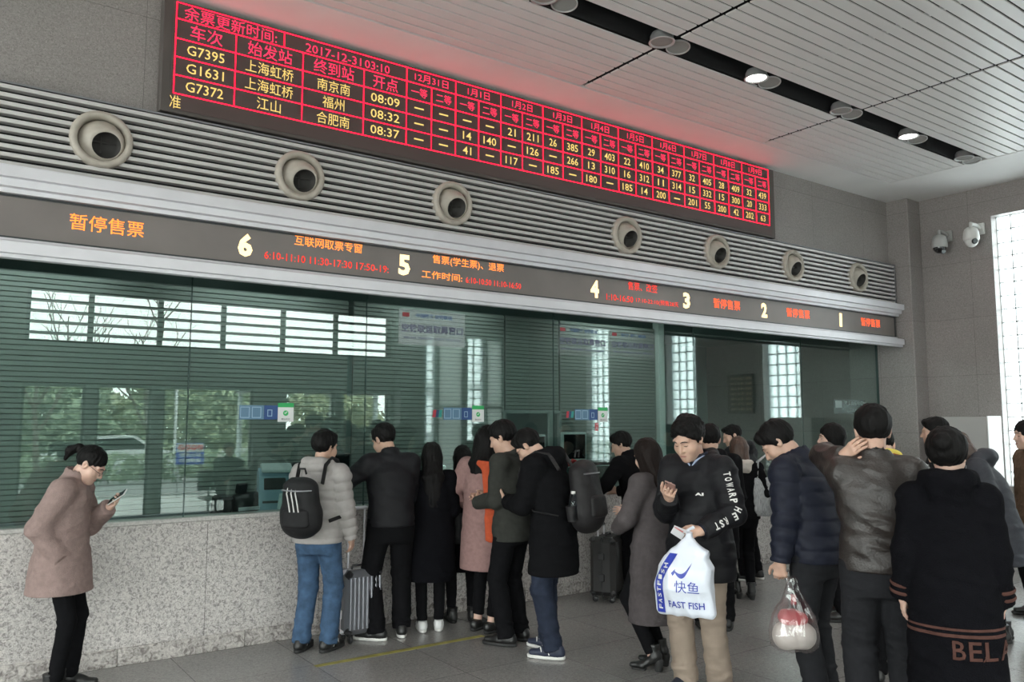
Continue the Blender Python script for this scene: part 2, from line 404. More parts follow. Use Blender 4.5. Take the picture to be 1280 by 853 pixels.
for a, b in zip(SEAMS, SEAMS[1:]):
    wi += 1
    o = struct('window_%d' % wi, MB().box(((a+b)/2, 0.06, 1.98), (b-a-0.007, 0.012, 1.92)), M_GLASS, 'green tinted glass sheet of the ticket counter')
mb = MB()
for x in SEAMS[1:-1]: mb.box((x, 0.0635, 1.98), (0.012, 0.004, 1.92))
mb.box((11.442, 0.05, 1.98), (0.012, 0.03, 1.92))
struct('trim_3', mb, mat('glass_edge_dark', (0.02, 0.05, 0.045), 0.3), 'dark joints between the counter glass sheets')

# ticket office behind the glass
struct('office_wall', MB().box(((XL+XR)/2, 3.7, 1.5), (XR-XL, 0.2, 3.6)), M_OFFICE)
struct('office_ceiling', MB().box(((XL+XR)/2, 2.05, 3.2), (XR-XL, 3.3, 0.12)), M_OFFICE)
struct('office_desk', MB().box(((XL+11.4)/2, 0.56, 0.93), (11.4-XL, 0.68, 0.05), bev=0.01), mat('office_desk_top', (0.28, 0.31, 0.31), 0.5))

# ground outside the entrance
struct('pavement', MB().box((3, -12.2, -0.12), (60, 5.9, 0.1)), M_PAVE)
struct('road', MB().box((3, -21, -0.2), (90, 12, 0.1)), M_ROAD)
struct('kerb', MB().box((3, -15.1, -0.1), (90, 0.25, 0.16)), M_PAVE)
struct('lawn_ground', MB().box((3, -42, -0.2), (120, 30, 0.12)), mat('lawn_green', (0.07, 0.11, 0.04), 0.9, var=0.3, vscale=3))
# ------------------------------------------------------------------ fascia, grille, nozzles
XE = 11.40
mb = MB()
mb.prism([(-0.19, 3.445), (-0.41, 3.445), (-0.415, 3.44), (-0.415, 3.365), (-0.38, 3.36), (-0.375, 3.31), (-0.335, 3.305), (-0.33, 3.275), (-0.19, 3.275)], XL, XE+0.03)
struct('trim_4', mb, M_ALU, 'stepped silver fascia above the ticket window number strip')
mb = MB()
mb.prism([(-0.19, 2.975), (-0.30, 2.975), (-0.305, 2.95), (-0.39, 2.945), (-0.40, 2.935), (-0.40, 2.86), (-0.375, 2.855), (-0.375, 2.83), (-0.34, 2.825), (-0.34, 2.85), (-0.19, 2.85)], XL, XE+0.02)
struct('trim_5', mb, M_ALU, 'silver ledge moulding below the ticket window number strip')
struct('soffit', MB().box(((XL+XE)/2, -0.06, 2.955), (XE-XL, 0.30, 0.03)), M_ALUD)

gr = empty('air_grille', (2.2, -0.2, 3.45), 0, 'long silver louvred air grille running above the ticket window signs', 'grille')
def sub(parent_loc):      # shift helper for meshes authored in world coordinates
    return Matrix.Translation(-Vector(parent_loc))
def child(mb, name, m, root, recalc=True):
    """part authored in world coordinates, stored relative to its (unrotated) root"""
    o = mb.build(name, m, root, recalc); o.data.transform(root.matrix_basis.inverted()); return o
NZX = [0.92, 2.39, 3.85, 6.05, 7.51, 8.98, 10.46]
mb = MB()
for k in range(10):
    z = 3.478 + 0.0585*k
    hw = math.sqrt(max(0.0, 0.185**2-(z-3.755)**2)); cuts = [XL] + [c for x in NZX for c in ((x-hw, x+hw) if hw > 0 else ())] + [XE]
    for xa, xb in zip(cuts[::2], cuts[1::2]):
        mb.prism([(-0.245, z-0.008), (-0.25, z-0.014), (-0.30, z-0.010), (-0.305, z+0.016), (-0.30, z+0.018), (-0.245, z+0.012)], xa, xb)
child(mb, 'slats', mat('grille_slat_grey', (0.55, 0.53, 0.52), 0.45, 0.2), gr)
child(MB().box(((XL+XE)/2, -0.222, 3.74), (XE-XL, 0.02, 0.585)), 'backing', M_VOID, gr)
mb = MB(); mb.box((XE+0.01, -0.255, 3.74), (0.02, 0.11, 0.60)); mb.box(((XL+XE)/2, -0.255, 4.037), (XE-XL, 0.10, 0.014))
child(mb, 'frame', M_ALUD, gr)

M_NOZ = mat('nozzle_cream_plastic', (0.44, 0.40, 0.345), 0.5, var=0.1, vscale=12, bump=0.1)
M_NOZD = mat('nozzle_inside_dark', (0.03, 0.028, 0.026), 0.7)
def ring_loft(mb, rings, n=36):
    """rings: (cx, cy, cz, r, tilt) circles facing -y, tilted down"""
    V = []
    for cx, cy_, cz, r, tl in rings:
        for k in range(n):
            a = 2*math.pi*k/n; u, w = r*math.cos(a), r*math.sin(a)
            V.append((cx+u, cy_ + w*math.sin(tl), cz + w*math.cos(tl)))
    Fc = [(i*n+k, i*n+(k+1) % n, (i+1)*n+(k+1) % n, (i+1)*n+k) for i in range(len(rings)-1) for k in range(n)]
    mb.add(V, Fc, True)
def make_nozzle(x, label):
    r = empty('air_nozzle', (x, -0.30, 3.755), 0, label, 'air vent', 'round air nozzles in the grille')
    f = MB(); ring_loft(f, [(0, 0.03, 0, 0.205, 0), (0, -0.015, 0, 0.207, 0), (0, -0.035, 0, 0.198, 0), (0, -0.040, 0, 0.180, 0), (0, -0.032, 0, 0.160, 0), (0, 0.0, 0, 0.153, 0), (0, 0.05, 0, 0.15, 0)])
    f.build('flange', M_NOZ, r)
    b = MB(); tl = -0.45
    ring_loft(b, [(0, 0.04, 0, 0.150, 0), (0.004, 0.014, -0.004, 0.148, -0.05), (0.014, -0.008, -0.016, 0.136, -0.2), (0.026, -0.026, -0.034, 0.112, tl), (0.029, -0.032, -0.040, 0.101, tl), (0.029, -0.030, -0.042, 0.094, tl)])
    b.build('ball', M_NOZ, r)
    g = MB(); ring_loft(g, [(0.029, -0.030, -0.042, 0.094, tl), (0.024, -0.02, -0.030, 0.090, tl), (0.014, 0.03, -0.012, 0.087, tl), (0.012, 0.032, -0.011, 0.001, tl)])
    g.box((0.012, 0.01, -0.015), (0.165, 0.006, 0.010)); g.box((0.0, 0.012, -0.01), (0.010, 0.006, 0.165))
    g.build('throat', M_NOZD, r)
    return r
NZ = [(0.92, 'round cream air nozzle above the leftmost red characters of the number strip'), (2.39, 'round cream air nozzle above ticket window number 6 text'),
      (3.85, 'round cream air nozzle above ticket window number 5 text'), (6.05, 'round cream air nozzle above ticket window number 4 text'),
      (7.51, 'round cream air nozzle above ticket window number 3 text'), (8.98, 'round cream air nozzle above ticket window number 2 text'),
      (10.46, 'round cream air nozzle above ticket window number 1, next to the pilaster')]
for x, lb in NZ: make_nozzle(x, lb)

# ------------------------------------------------------------------ number strip above the windows
M_LEDOFF = mat('led_panel_unlit', (0.20, 0.175, 0.165), 0.4, var=0.08, vscale=3)
M_WHITE_E = emit('led_warm_white', (1.0, 0.80, 0.42), 2.2)
M_ORANGE_E = emit('led_orange', (1.0, 0.26, 0.045), 2.6); M_REDOR_E = emit('led_red_orange', (1.0, 0.11, 0.03), 2.6)
M_RED_E = emit('led_red', (1.0, 0.05, 0.035), 1.7)
M_YEL_E = emit('led_yellow', (1.0, 0.72, 0.22), 1.25)
M_GRID_E = emit('led_crimson', (1.0, 0.006, 0.028), 6.0)
st = empty('led_sign_strip', (2.2, -0.2, 2.98), 0, 'long dark LED strip with window numbers and red notices over the ticket windows', 'sign')
child(MB().box(((XL+XE)/2, -0.235, 3.125), (XE-XL-0.02, 0.09, 0.296), bev=0.004), 'housing', M_LEDOFF, st)
fr = MB(); fr.box((XE-0.012, -0.285, 3.125), (0.016, 0.012, 0.296)); fr.box(((XL+XE)/2, -0.284, 3.266), (XE-XL-0.02, 0.012, 0.012)); fr.box(((XL+XE)/2, -0.284, 2.983), (XE-XL-0.02, 0.012, 0.012))
child(fr, 'rim', M_DARKFR, st)
YS = -0.2825
for s, x in (('7', 0.275), ('6', 1.97), ('5', 3.37), ('4', 5.60), ('3', 6.99), ('2', 8.39), ('1', 10.03)):
    words(st, 'window_number', s, (x, YS, 3.13), M_WHITE_E, h=0.185, w=0.062 if s == '1' else 0.115, bold=0.045)
for x0, x1 in ((0.75, 1.23), (7.45, 7.93), (8.84, 9.33), (10.52, 11.0)): words(st, 'closed_notice', '暂停售票', ((x0+x1)/2, YS, 3.145), M_ORANGE_E if x0 < 5 else M_REDOR_E, w=x1-x0, h=0.115, bold=0.0)
for s, x, z, w, h, m in (('互联网取票专窗', 2.665, 3.225, 0.61, 0.085, M_ORANGE_E), ('6:10-11:10 11:30-17:30 17:50-19:', 2.67, 3.072, 1.10, 0.060, M_RED_E), ('售票(学生票)、退票', 4.05, 3.215, 0.80, 0.090, M_ORANGE_E),
                         ('工作时间:', 3.76, 3.072, 0.44, 0.07, M_ORANGE_E), ('6:10-10:50 11:10-16:50', 4.33, 3.064, 0.64, 0.055, M_RED_E), ('售票、改签', 6.30, 3.215, 0.46, 0.09, M_RED_E), ('1:10-16:50 17:10-22:10(预售28天', 6.31, 3.065, 1.10, 0.066, M_RED_E)):
    p = 0
    for tok in s.split(' '):        # each printed group of the line
        words(st, 'service_notice', tok, (x-w/2+w*(p+len(tok)/2)/len(s), YS, z), m, w=w*(len(tok)-0.15)/len(s), h=h, bold=0.0); p += len(tok)+1

# ------------------------------------------------------------------ ticket availability board
bd = empty('departure_board', (4.95, -0.2, 4.06), 0, 'large dark LED board with red grid listing trains and remaining tickets', 'board')
child(MB().box((4.96, -0.258, 4.505), (7.33, 0.104, 0.885), bev=0.004), 'housing', mat('board_frame_dark', (0.095, 0.082, 0.076), 0.4), bd)
child(MB().box((4.955, -0.312, 4.51), (7.18, 0.006, 0.84)), 'screen', mat('board_screen_dark', (0.10, 0.072, 0.068), 0.35), bd)
YB = -0.3175
ROWZ = [4.928, 4.80, 4.645, 4.50, 4.357, 4.212]
CX = [1.385, 1.835, 2.385, 2.935, 3.352]; X_END = 8.505; DC = (X_END-CX[4])/20
lw = 0.0070
g = MB()
for z in ROWZ: g.box(((CX[0]+X_END)/2, YB, z), (X_END-CX[0]+lw, 0.003, lw))
for x in (CX[0], X_END, CX[4]): g.box((x, YB, (ROWZ[0]+ROWZ[-1])/2), (lw, 0.003, ROWZ[0]-ROWZ[-1]))
for x in CX[1:4]: g.box((x, YB, (ROWZ[1]+ROWZ[-1])/2), (lw, 0.003, ROWZ[1]-ROWZ[-1]))
g.box((2.222, YB, (ROWZ[0]+ROWZ[1])/2), (lw, 0.003, ROWZ[0]-ROWZ[1]))
for k in range(1, 20):
    z0 = ROWZ[0] if k % 2 == 0 else ROWZ[1]
    g.box((CX[4]+DC*k, YB, (z0+ROWZ[-1])/2), (lw, 0.003, z0-ROWZ[-1]))
child(g, 'grid_lines', M_GRID_E, bd)
M_PINK_E = emit('led_pink_red', (1.0, 0.035, 0.10), 2.0)
zc = [(a+b)/2 for a, b in zip(ROWZ, ROWZ[1:])]
words(bd, 'title_text', '余票更新时间:', (1.80, YB, zc[0]), M_PINK_E, w=0.72, h=0.105, bold=0.0)
words(bd, 'title_text', '2017-12-31', (2.655, YB, zc[0]-0.01), M_PINK_E, w=0.50, h=0.072, bold=0.0); words(bd, 'title_text', '03:10', (3.06, YB, zc[0]-0.01), M_PINK_E, w=0.24, h=0.072, bold=0.0)
for s, a, b in (('车次', 0, 1), ('始发站', 1, 2), ('终到站', 2, 3), ('开点', 3, 4)):
    words(bd, 'heading_text', s, ((CX[a]+CX[b])/2, YB, zc[1]), M_PINK_E, w=0.105*len(s)*1.15, h=0.115, bold=0.0)
for k, s in enumerate(['12月31日'] + ['1月%d日' % i for i in range(1, 10)]):
    words(bd, 'date_text', s, (CX[4]+DC*(2*k+1), YB, zc[0]), M_PINK_E, w=0.052*len(s)*1.0+0.04, h=0.074, bold=0.0)
    for j in (0, 1): words(bd, 'class_text', ('一等', '二等')[j], (CX[4]+DC*(2*k+0.5+j), YB, zc[1]), M_PINK_E, w=0.165, h=0.085, bold=0.0)
TR = [('G7395', '上海虹桥', '南京南', '08:09'), ('G1631', '上海虹桥', '福州', '08:32'), ('G7372', '江山', '合肥南', '08:37')]
for i, row in enumerate(TR):
    for c, s in enumerate(row):
        cj = ord(s[0]) > 999
        words(bd, 'train_text', s, ((CX[c]+CX[c+1])/2, YB, zc[2+i]), M_YEL_E, w=(0.098*len(s) if cj else 0.056*len(s)), h=0.100 if cj else 0.078, bold=0.0 if cj else 0.004)
AV = ['- - - - 21 211 26 385 29 403 22 410 34 377 32 405 28 409 32 439', '- - 14 140 - 126 - 266 13 310 16 312 11 314 15 332 15 300 20 333', '- - 41 - 117 - 185 - 180 - 185 14 200 - 201 55 200 42 202 63']
for i, row in enumerate(AV):
    for k, s in enumerate(row.split()):
        c = (CX[4]+DC*(k+0.5), YB, zc[2+i])
        if s == '-': child(MB().box(c, (0.095, 0.003, 0.012)), 'seat_count', M_YEL_E, bd)
        else: words(bd, 'seat_count', s, c, M_YEL_E, w=0.052*len(s)-0.01, h=0.076, bold=0.006)
words(bd, 'scrolling_text', '准', (1.40, YB, 4.145), M_YEL_E, w=0.08, h=0.10, bold=0.0)

# ------------------------------------------------------------------ ceiling downlights
M_CAN = mat('downlight_rim_grey', (0.5, 0.5, 0.5), 0.35, 0.4)
M_OFFLENS = mat('downlight_lens_off', (0.30, 0.29, 0.28), 0.25)
M_LIT = emit('downlight_lens_lit', (1.0, 0.99, 0.95), 14.0)
def make_downlight(x, y, lit, label):
    r = empty('ceiling_downlight', (x, y, 5.14), 0, label, 'ceiling light', 'downlights in the dark ceiling troughs')
    c = MB(); c.lathe([(0.02, -0.06), (0.085, -0.065), (0.098, -0.09), (0.102, -0.138), (0.112, -0.142), (0.112, -0.150), (0.100, -0.150), (0.092, -0.130), (0.086, -0.12)], n=32); c.build('housing', M_CAN, r)
    l = MB(); l.lathe([(0.0, -0.140), (0.05, -0.146), (0.092, -0.14)], n=32); l.build('lens', M_LIT if lit else M_OFFLENS, r)
    g2 = MB(); T = 0.20
    g2.lathe([(0.098, 0.006), (0.106, 0.006), (0.106, -0.006), (0.098, -0.006)], origin=(T, 0, -0.135), axis=(0.12, 0.10, 1), n=32, closed=True)
    g2.build('swivel_ring', M_CAN, r)
    g3 = MB(); g3.lathe([(0.0, 0.002), (0.098, 0.0)], origin=(T, 0, -0.130), axis=(0.12, 0.10, 1), n=28); g3.build('glare_filter', M_OFFLENS, r)
    if lit:
        d = bpy.data.lights.new('downlight_beam', 'SPOT'); d.energy = 90; d.spot_size = 1.9; d.spot_blend = 0.6; d.shadow_soft_size = 0.08; d.color = (1, 0.97, 0.92)
        o = bpy.data.objects.new('downlight_beam', d); COL.objects.link(o); o.parent = r; o.location = (0, 0, -0.2)
    return r
for x, y, lit, lb in [(-0.12, -1.9, False, None), (1.15, -1.9, True, None), (2.43, -1.9, False, None), (3.68, -1.9, False, 'unlit round downlight at the top edge of the photo, in the dark trough'),
                  (4.96, -1.9, False, 'unlit downlight third from the right end of the trough beside the first slat gap'), (6.23, -1.9, True, 'lit round downlight left of the two glowing in the dark trough'),
                  (7.62, -1.9, False, 'unlit downlight between the two glowing ones in the trough'), (8.95, -1.9, True, 'lit round downlight right of the two glowing in the dark trough'),
                  (10.25, -1.9, False, 'unlit downlight at the far right end of the dark trough')]:
    if lb: make_downlight(x, y, lit, lb)
for x in (-4.5, -1.5, 1.5, 4.5, 7.5):  # downlights out of view, added to brighten the hall
    for y in (-4.79, -7.68): make_downlight(x, y, True, 'unseen lit downlight added to brighten the hall, in a further ceiling trough')

# ------------------------------------------------------------------ dome cameras on the right wall
M_CAMW = mat('camera_white_plastic', (0.72, 0.72, 0.70), 0.4); M_CAMD = mat('camera_dark_lens', (0.02, 0.02, 0.022), 0.1, spec=0.8)
def make_dome(y, x, z, k, lens_dir, label, body):
    r = empty('security_camera', (XR, y, z), 0, label, 'camera', 'dome cameras on the granite wall'); ox = x - XR
    a = MB(); a.box((-0.02, 0, 0.16), (0.04, 0.12, 0.16), bev=0.01); a.tube([(-0.03, 0, 0.17), (-0.12, 0, 0.20), (ox, 0, 0.20), (ox, 0, 0.12)], 0.024, 12); a.build('bracket', body, r)
    b = MB(); b.lathe([(0.0, 0.15), (0.05, 0.145), (0.08, 0.12), (0.098, 0.07), (0.104, 0.0), (0.100, -0.03), (0.085, -0.04)], origin=(ox, 0, 0), n=28); b.build('housing', body, r)
    c = MB(); c.lathe([(0.088*math.sin(t), -0.035-0.088*math.cos(t)*k) for t in [math.pi/2*i/8 for i in range(9)]], origin=(ox, 0, 0), n=28); c.build('dome', body if k > 1 else M_CAMD, r)
    d = MB(); dv = Vector(lens_dir).normalized(); o = Vector((ox, 0, -0.05))
    d.tube([o+dv*0.05, o+dv*0.098, o+dv*0.104], [0.04, 0.038, 0.03], 16); d.build('lens', M_CAMD, r)
make_dome(-0.92, 11.52, 4.24, 0.95, (-0.4, -0.7, -0.6), 'grey dome camera with dark bubble nearer the pilaster', mat('camera_grey_plastic', (0.42, 0.42, 0.41), 0.4))
make_dome(-1.36, 11.50, 4.26, 1.1, (-0.6, -0.8, -0.15), 'white dome camera with round lens nearer the bright window', M_CAMW)

# ------------------------------------------------------------------ painted floor line, wall screen and notice board
o = struct('trim_6', MB().box((3.12, -0.84, 0.0012), (1.45, 0.055, 0.002)), mat('floor_line_yellow', (0.30, 0.27, 0.07), 0.5, var=0.35, vscale=8), 'worn yellow waiting line on the floor')
sc = empty('partition_screen', (11.35, -1.25, 0), 0, 'tall pale screen standing against the right granite wall', 'screen')
child(MB().box((11.41, -1.24, 0.93), (0.36, 0.62, 1.78), bev=0.008), 'panel', mat('screen_grey', (0.42, 0.41, 0.40), 0.35), sc)
child(MB().box((11.41, -1.557, 0.93), (0.38, 0.014, 1.80), bev=0.004), 'daylit_side', mat('screen_daylit_white', (0.85, 0.85, 0.84), 0.4), sc)  # side facing the window painted white to stand for daylight on it
child(MB().box((11.41, -1.24, 0.02), (0.40, 0.66, 0.04), bev=0.006), 'base', M_ALUD, sc)
M_AMBER = emit('board_amber', (0.6, 0.45, 0.25), 0.9)
nbd = empty('notice_board', (XR, -2.69, 1.9), 0, 'dark timetable board on the right wall, mirrored in the counter glass', 'board')
child(MB().box((XR-0.03, -2.69, 2.25), (0.05, 0.56, 0.70), bev=0.006), 'panel', mat('board_dark_brown', (0.03, 0.028, 0.025), 0.4), nbd)
for i in range(7):
    for j, s in enumerate(('08:0%d' % i, '%d1' % (i+2), '1%d0' % i)):
        words(nbd, 'timetable_text', s, (XR-0.057, -2.50-0.17*j, 2.52-0.09*i), M_AMBER, h=0.045, w=0.12, ux=(0, -1, 0), bold=0.02)

# ------------------------------------------------------------------ unseen ceiling lamps added to brighten the ticket office
M_TUBE = emit('added_lamp_tube', (0.90, 1.0, 0.97), 5.0)
def make_added_lamp(x, y, e):
    r = empty('added_office_lamp', (x, y, 3.14), 0, 'unseen linear lamp added to brighten the ticket office', 'ceiling light', 'unseen lamps added in the ticket office')
    MB().box((0, 0, -0.03), (1.3, 0.16, 0.06), bev=0.01).build('housing', M_CAMW, r)
    MB().tube([(-0.6, 0, -0.075), (0.6, 0, -0.075)], 0.014, 8).build('tube', M_TUBE, r)
    d = bpy.data.lights.new('added_office_fill', 'AREA'); d.shape = 'RECTANGLE'; d.size = 1.2; d.size_y = 0.12; d.energy = e; d.color = (0.94, 1.0, 0.98)
    o = bpy.data.objects.new('added_office_fill', d); COL.objects.link(o); o.parent = r; o.location = (0, 0, -0.095)
for x in (-2.5, 2.0, 5.0): make_added_lamp(x, 2.2, 14)
for x in (-2.0, 0.6, 2.4, 4.3, 6.6): make_added_lamp(x, 0.40, 7.0)
make_added_lamp(9.4, 0.40, 26.0)  # stronger one, added to lift the dark glass at the right
# ------------------------------------------------------------------ shutters behind the glass
M_BLIND = mat('blind_slat_green_grey', (0.25, 0.265, 0.25), 0.55, 0.0)
M_BLINDGAP = mat('blind_gap_dark', (0.12, 0.13, 0.125), 0.8)
def make_blind(x0, x1, z0, label, z1=2.93):
    r = empty('roller_blind', ((x0+x1)/2, 0.74, z0), 0, label, 'blind', 'slatted blinds behind the counter glass')
    m = MB(); z = z0+0.03; p = 0.041
    while z < z1-0.02:
        m.prism([(0.722, z), (0.7145, z+0.003), (0.7165, z+0.034), (0.722, z+0.036)], x0, x1); z += p
    child(m, 'slats', M_BLIND, r); child(MB().box(((x0+x1)/2, 0.735, (z0+z1)/2), (x1-x0, 0.012, z1-z0)), 'backing', M_BLINDGAP, r)
    child(MB().box(((x0+x1)/2, 0.72, z0+0.012), (x1-x0, 0.03, 0.024), bev=0.004), 'bottom_rail', M_ALUD, r)
    return r
make_blind(XL+0.05, 3.30, 0.965, 'lowered slatted blind filling the glass on the left, behind the woman in the pink coat')
make_blind(3.36, 5.15, 0.965, 'lowered slatted blind behind the people queuing at window 5')
make_blind(5.17, 5.92, 1.86, 'half raised narrow blind above the dark hatch left of window 4', 2.93)
make_blind(5.94, 7.49, 1.30, 'raised slatted blind ending above the monitors at window 4')
hf = MB()
for x in (5.155, 5.93): hf.box((x, 0.72, 1.41), (0.03, 0.05, 0.90))
hf.box((5.78, 0.70, 1.41), (0.05, 0.03, 0.90)); hf.box((5.54, 0.72, 1.865), (0.78, 0.05, 0.03))
struct('trim_7', hf, mat('hatch_frame_grey', (0.30, 0.34, 0.33), 0.5), 'grey frame of the dark hatch behind the glass')
struct('pillar_3', MB().box((7.56, 0.72, 1.55), (0.10, 0.10, 3.1)), mat('mullion_pale', (0.72, 0.76, 0.74), 0.5), 'pale upright post at the end of the blinds')

# ------------------------------------------------------------------ equipment on the office desk (desk top z = 0.955)
M_BLK = mat('black_plastic', (0.018, 0.018, 0.02), 0.35); M_BLUEG = mat('blue_grey_plastic', (0.22, 0.34, 0.42), 0.4)
M_LGREY = mat('light_grey_plastic', (0.50, 0.56, 0.56), 0.45); M_SCR = mat('screen_black', (0.01, 0.012, 0.015), 0.12)
ZD = 0.956
r = empty('card_reader', (2.18, 0.40, ZD), 0.2, 'black card reader with curved hood behind the glass left of the grey-jacket man', 'reader')
m = MB(); m.box((-0.11, 0, 0.02), (0.22, 0.20, 0.04), bev=0.01); m.box((-0.13, 0.0, 0.10), (0.13, 0.16, 0.18), rot=(0.15, 0, 0), bev=0.02); m.build('body', M_BLK, r)
m = MB(); m.lathe([(0.0, -0.10), (0.08, -0.09), (0.105, -0.04), (0.105, 0.12), (0.09, 0.15), (0.0, 0.16)], origin=(0.06, 0, 0.10), axis=(1, 0, 0), n=24); m.build('hood', M_BLK, r)
m = MB(); m.box((0.03, -0.02, 0.24), (0.11, 0.03, 0.08), rot=(0.2, 0, 0.2), bev=0.008); m.tube([(0.02, 0, 0.14), (0.03, -0.01, 0.22)], 0.01); m.build('sensor_head', M_BLK, r)
m = MB(); m.box((0.06, -0.107, 0.075), (0.20, 0.006, 0.03), bev=0.002); m.build('silver_strip', M_ALU, r)
r = empty('ticket_printer', (2.50, 0.42, ZD), -0.25, 'blue-grey ticket printer behind the glass beside the black card reader', 'printer')
m = MB(); m.prism([(-0.13, 0), (0.13, 0), (0.13, 0.36), (0.02, 0.40), (-0.10, 0.33), (-0.13, 0.2)], -0.13, 0.13); m.build('body', M_BLUEG, r)
m = MB(); m.box((0.0, -0.115, 0.27), (0.18, 0.02, 0.10), rot=(-0.3, 0, 0), bev=0.006); m.box((0, -0.135, 0.12), (0.2, 0.012, 0.02)); m.build('feed_slot', M_BLK, r)
m = MB(); m.box((0.02, -0.02, 0.40), (0.26, 0.2, 0.03), rot=(0.25, 0, 0), bev=0.008); m.build('lid', M_LGREY, r)
r = empty('tent_card', (2.56, 0.20, 1.0225), 0.0, 'small pale card standing on the counter behind the glass in front of the printer', 'card')
m = MB(); m.prism([(-0.05, 0), (0.05, 0), (0.004, 0.13), (-0.004, 0.13)], -0.085, 0.085); m.build('card', mat('card_teal_white', (0.5, 0.6, 0.6), 0.5), r)
m = MB(); text_on(m, '暂停', (0, -0.032, 0.062), w=0.09, ux=(1, 0, 0), uz=(0, 0.335, 0.942)); m.build('lettering', M_BLUEG, r, False)
def make_monitor(x, y, w, h, rz, lift, front, label):
    r = empty('monitor', (x, y, ZD), rz, label, 'monitor', 'monitors behind the counter glass')
    m = MB(); m.box((0, 0.03, 0.012), (0.24, 0.18, 0.024), bev=0.008); m.box((0, 0.05, lift/2), (0.05, 0.03, lift), bev=0.008); m.build('stand', M_BLK, r)
    m = MB(); m.box((0, 0, lift+h/2), (w, 0.045, h), bev=0.012); m.build('casing', M_BLK if not front else front, r)
    m = MB(); m.box((0, -0.0235, lift+h/2+0.008), (w-0.05, 0.004, h-0.065)); m.build('screen', M_SCR, r)
make_monitor(2.88, 0.45, 0.42, 0.36, 0.0, 0.08, None, 'dark monitor behind the glass hidden partly by the grey-jacket man')
make_monitor(3.16, 0.52, 0.20, 0.46, 0.15, 0.05, None, 'tall narrow dark display behind the glass between the two men')
make_monitor(5.36, 0.50, 0.40, 0.30, 0.1, 0.36, M_LGREY, 'grey-backed monitor raised on a stand in the dark hatch')
make_monitor(6.30, 0.50, 0.46, 0.30, 0.0, 0.06, M_BLK, 'low black monitor at window 4')
make_monitor(6.02, 0.58, 0.34, 0.34, -0.1, 0.34, M_LGREY, 'upright grey monitor at window 4 beside the raised blind')
m = MB(); m.lathe([(0.0, 0), (0.05, 0.003), (0.05, 0.012), (0.012, 0.02), (0.010, 0.30)], n=20)
r = empty('counter_microphone', (4.10, 0.28, ZD), 0, 'chrome ball microphone on a stalk behind the glass by window 5', 'microphone'); m.build('stalk', M_BLK, r)
m = MB(); m.lathe([(0.055*math.sin(math.pi*i/12), 0.345-0.055*math.cos(math.pi*i/12)) for i in range(13)], n=24); m.build('ball', mat('chrome', (0.8, 0.8, 0.8), 0.08, 1.0), r)
r = empty('acrylic_box', (5.85, 0.30, ZD), 0, 'clear acrylic box standing behind the glass at window 4', 'box')
m = MB()
for c, d in (((0, -0.13, 0.16), (0.70, 0.006, 0.32)), ((0, 0.13, 0.16), (0.70, 0.006, 0.32)), ((-0.348, 0, 0.16), (0.006, 0.26, 0.32)), ((0.348, 0, 0.16), (0.006, 0.26, 0.32))): m.box(c, d)
m.build('walls', glass('acrylic', (0.85, 0.9, 0.9), 1.45), r)
m = MB()
for x in (-0.348, 0.348):
    for y in (-0.13, 0.13): m.box((x, y, 0.16), (0.010, 0.010, 0.32))
m.box((0, -0.13, 0.32), (0.70, 0.010, 0.010)); m.build('edges', M_LGREY, r)
r = empty('gift_basket', (5.84, 0.30, ZD), 0.2, 'small gift basket with yellow hoop handle and pink-white wrapping behind the glass', 'basket')
m = MB(); m.lathe([(0.0, 0.0), (0.09, 0.0), (0.125, 0.10), (0.118, 0.10), (0.085, 0.01)], n=18); m.build('bowl', mat('basket_wicker', (0.45, 0.33, 0.24), 0.7, var=0.4, vscale=60), r)
rng = random.Random(3); m = MB()
for i in range(26):
    a = rng.uniform(0, 6.28); q = rng.uniform(0.02, 0.12); s = rng.uniform(0.03, 0.055)
    c = Vector((q*math.cos(a), q*math.sin(a), 0.10+rng.uniform(-0.02, 0.06))); u = Vector((rng.gauss(0, 1), rng.gauss(0, 1), rng.gauss(0, 1))).normalized(); w = u.orthogonal().normalized()
    m.lathe([(s, 0.0), (s*0.7, 0.02), (s*0.1, 0.032)], origin=c, axis=u, n=7)
m.build('wrapping', mat('wrapping_pink_white', (0.75, 0.62, 0.58), 0.4, var=0.35, vscale=25), r)
m = MB(); m.tube([(0.085*math.cos(t), 0, 0.10+0.16*math.sin(t)) for t in [math.pi*i/14 for i in range(15)]], 0.009, 8); m.build('hoop_handle', mat('handle_yellow', (0.75, 0.55, 0.20), 0.4), r)
r = empty('red_bow', (5.80, 0.38, ZD+0.0), 0, 'red ribbon bow on a stick standing behind the gift basket', 'bow')
m = MB()
for sx in (-1, 1):
    m.tube([(0, 0, 0.33), (0.05*sx, 0.01, 0.37), (0.09*sx, 0, 0.355), (0.07*sx, -0.01, 0.315), (0, 0, 0.33)], [0.012, 0.025, 0.028, 0.022, 0.012], 8)
m.build('loops', mat('ribbon_red', (0.55, 0.02, 0.03), 0.4), r); m = MB(); m.tube([(0, 0, 0), (0, 0, 0.33)], 0.006, 6); m.build('stick', M_BLK, r)

